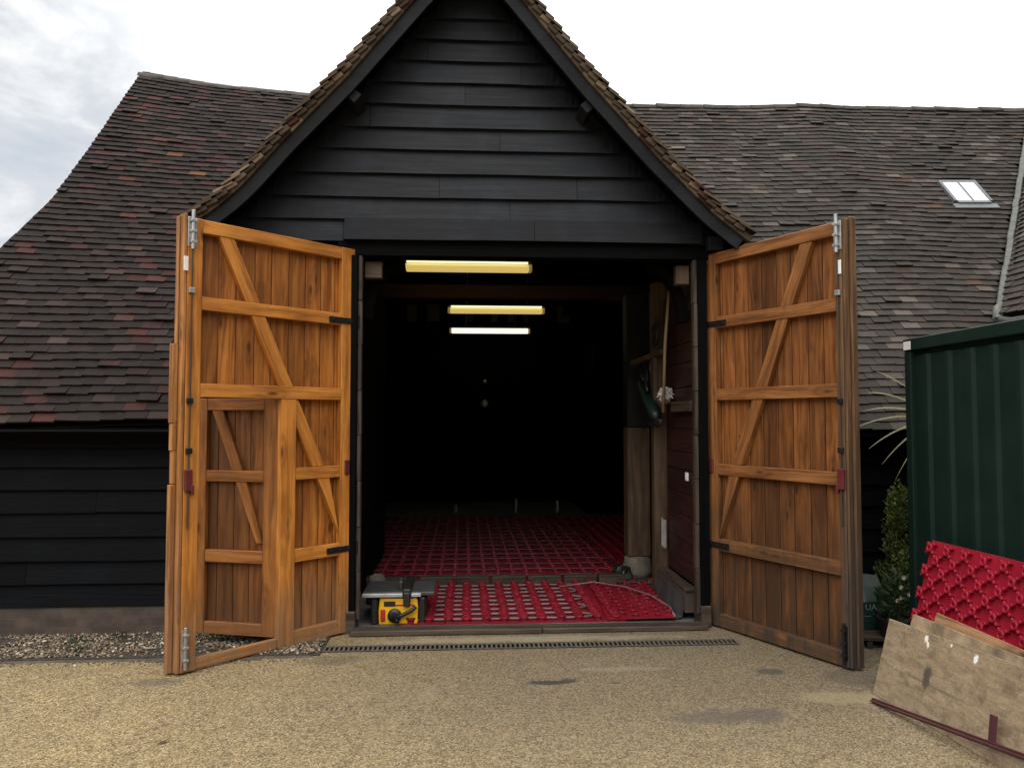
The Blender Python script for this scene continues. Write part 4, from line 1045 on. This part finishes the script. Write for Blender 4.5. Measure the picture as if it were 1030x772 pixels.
# ------------------------------------------------------------------ camera, light, sky
cam=bpy.data.cameras.new('camera'); co=bpy.data.objects.new('camera',cam); COL.objects.link(co); scene.camera=co
cam.sensor_width=36; cam.lens=36*760/1030; cam.clip_end=500; cam.clip_start=.05
co.location=(0,0,1.65); co.rotation_euler=(R(90+2.56),0,R(-3.6))
SUN_EL,SUN_AZ=R(44),R(24)     # azimuth clockwise from +Y
sd=Vector((math.sin(SUN_AZ)*math.cos(SUN_EL),math.cos(SUN_AZ)*math.cos(SUN_EL),math.sin(SUN_EL)))
sl_=bpy.data.lights.new('sun','SUN'); sl_.energy=1.3; sl_.angle=R(14); sl_.color=(1,.95,.86)
so_=bpy.data.objects.new('sun',sl_); COL.objects.link(so_); so_.rotation_euler=sd.to_track_quat('Z','Y').to_euler()
w=bpy.data.worlds.new('World'); scene.world=w; w.use_nodes=True; t=w.node_tree; nd=t.nodes; lk=t.links
for n in list(nd): nd.remove(n)
class WN(N):
    def __init__(s): s.t=t; s.l=lk
q=WN()
sky=nd.new('ShaderNodeTexSky'); sky.sky_type='NISHITA'; sky.sun_disc=False; sky.sun_elevation=SUN_EL; sky.sun_rotation=SUN_AZ; sky.dust_density=2.5; sky.air_density=1.2
bg1=nd.new('ShaderNodeBackground'); lk.new(sky.outputs[0],bg1.inputs[0]); bg1.inputs[1].default_value=.10
tc=nd.new('ShaderNodeTexCoord'); dirv=tc.outputs['Generated']
mp=nd.new('ShaderNodeMapping'); mp.inputs['Scale'].default_value=(1,1,1.9); mp.inputs['Location'].default_value=(.35,.1,.2); lk.new(dirv,mp.inputs[0])
n1=q.noise(mp.outputs[0],2.3,9,.58,.25); n2_=q.noise(mp.outputs[0],4.5,8,.6,.3)
dt=nd.new('ShaderNodeVectorMath'); dt.operation='DOT_PRODUCT'; lk.new(dirv,dt.inputs[0]); dt.inputs[1].default_value=sd
glow=q.ramp(dt.outputs['Value'],[(.66,0),(.95,1)],'EASE')
db=nd.new('ShaderNodeVectorMath'); db.operation='DOT_PRODUCT'; lk.new(dirv,db.inputs[0]); db.inputs[1].default_value=Vector((-.22,-.42,.88)).normalized()
front=q.ramp(db.outputs['Value'],[(.45,0),(.9,1)],'EASE')
cl=q.ramp(n2_,[(.36,(.45,.51,.60)),(.54,(.6,.63,.67)),(.68,(.9,.905,.91))])
cl=q.mix(glow,cl,(2.0,1.98,1.92)); cl=q.mix(q.math('MULTIPLY',front,.9),cl,(3.9,3.8,3.6))
sx_,sy_,sz_=q.sep(dirv)
low=q.ramp(sz_,[(.12,.10),(.5,1)]); behind=q.ramp(sy_,[(.35,0),(.55,1)]); low=q.math('MAXIMUM',low,q.ramp(q.math('ADD',q.math('MULTIPLY',sy_,.5),.5),[(.5,0),(.62,1)]))
cl=q.mix(1.0,cl,low,'MULTIPLY')
bg2=nd.new('ShaderNodeBackground'); lk.new(cl,bg2.inputs[0]); bg2.inputs[1].default_value=1.0
mk=q.ramp(n1,[(.30,.35),(.46,1)]); mk=q.math('MAXIMUM',mk,glow)
mx=nd.new('ShaderNodeMixShader'); lk.new(mk,mx.inputs[0]); lk.new(bg1.outputs[0],mx.inputs[1]); lk.new(bg2.outputs[0],mx.inputs[2])
ow=nd.new('ShaderNodeOutputWorld'); lk.new(mx.outputs[0],ow.inputs[0])
vs=scene.view_settings; vs.view_transform='Standard'; vs.look='None'; vs.gamma=1; vs.use_curve_mapping=False; vs.exposure=.25
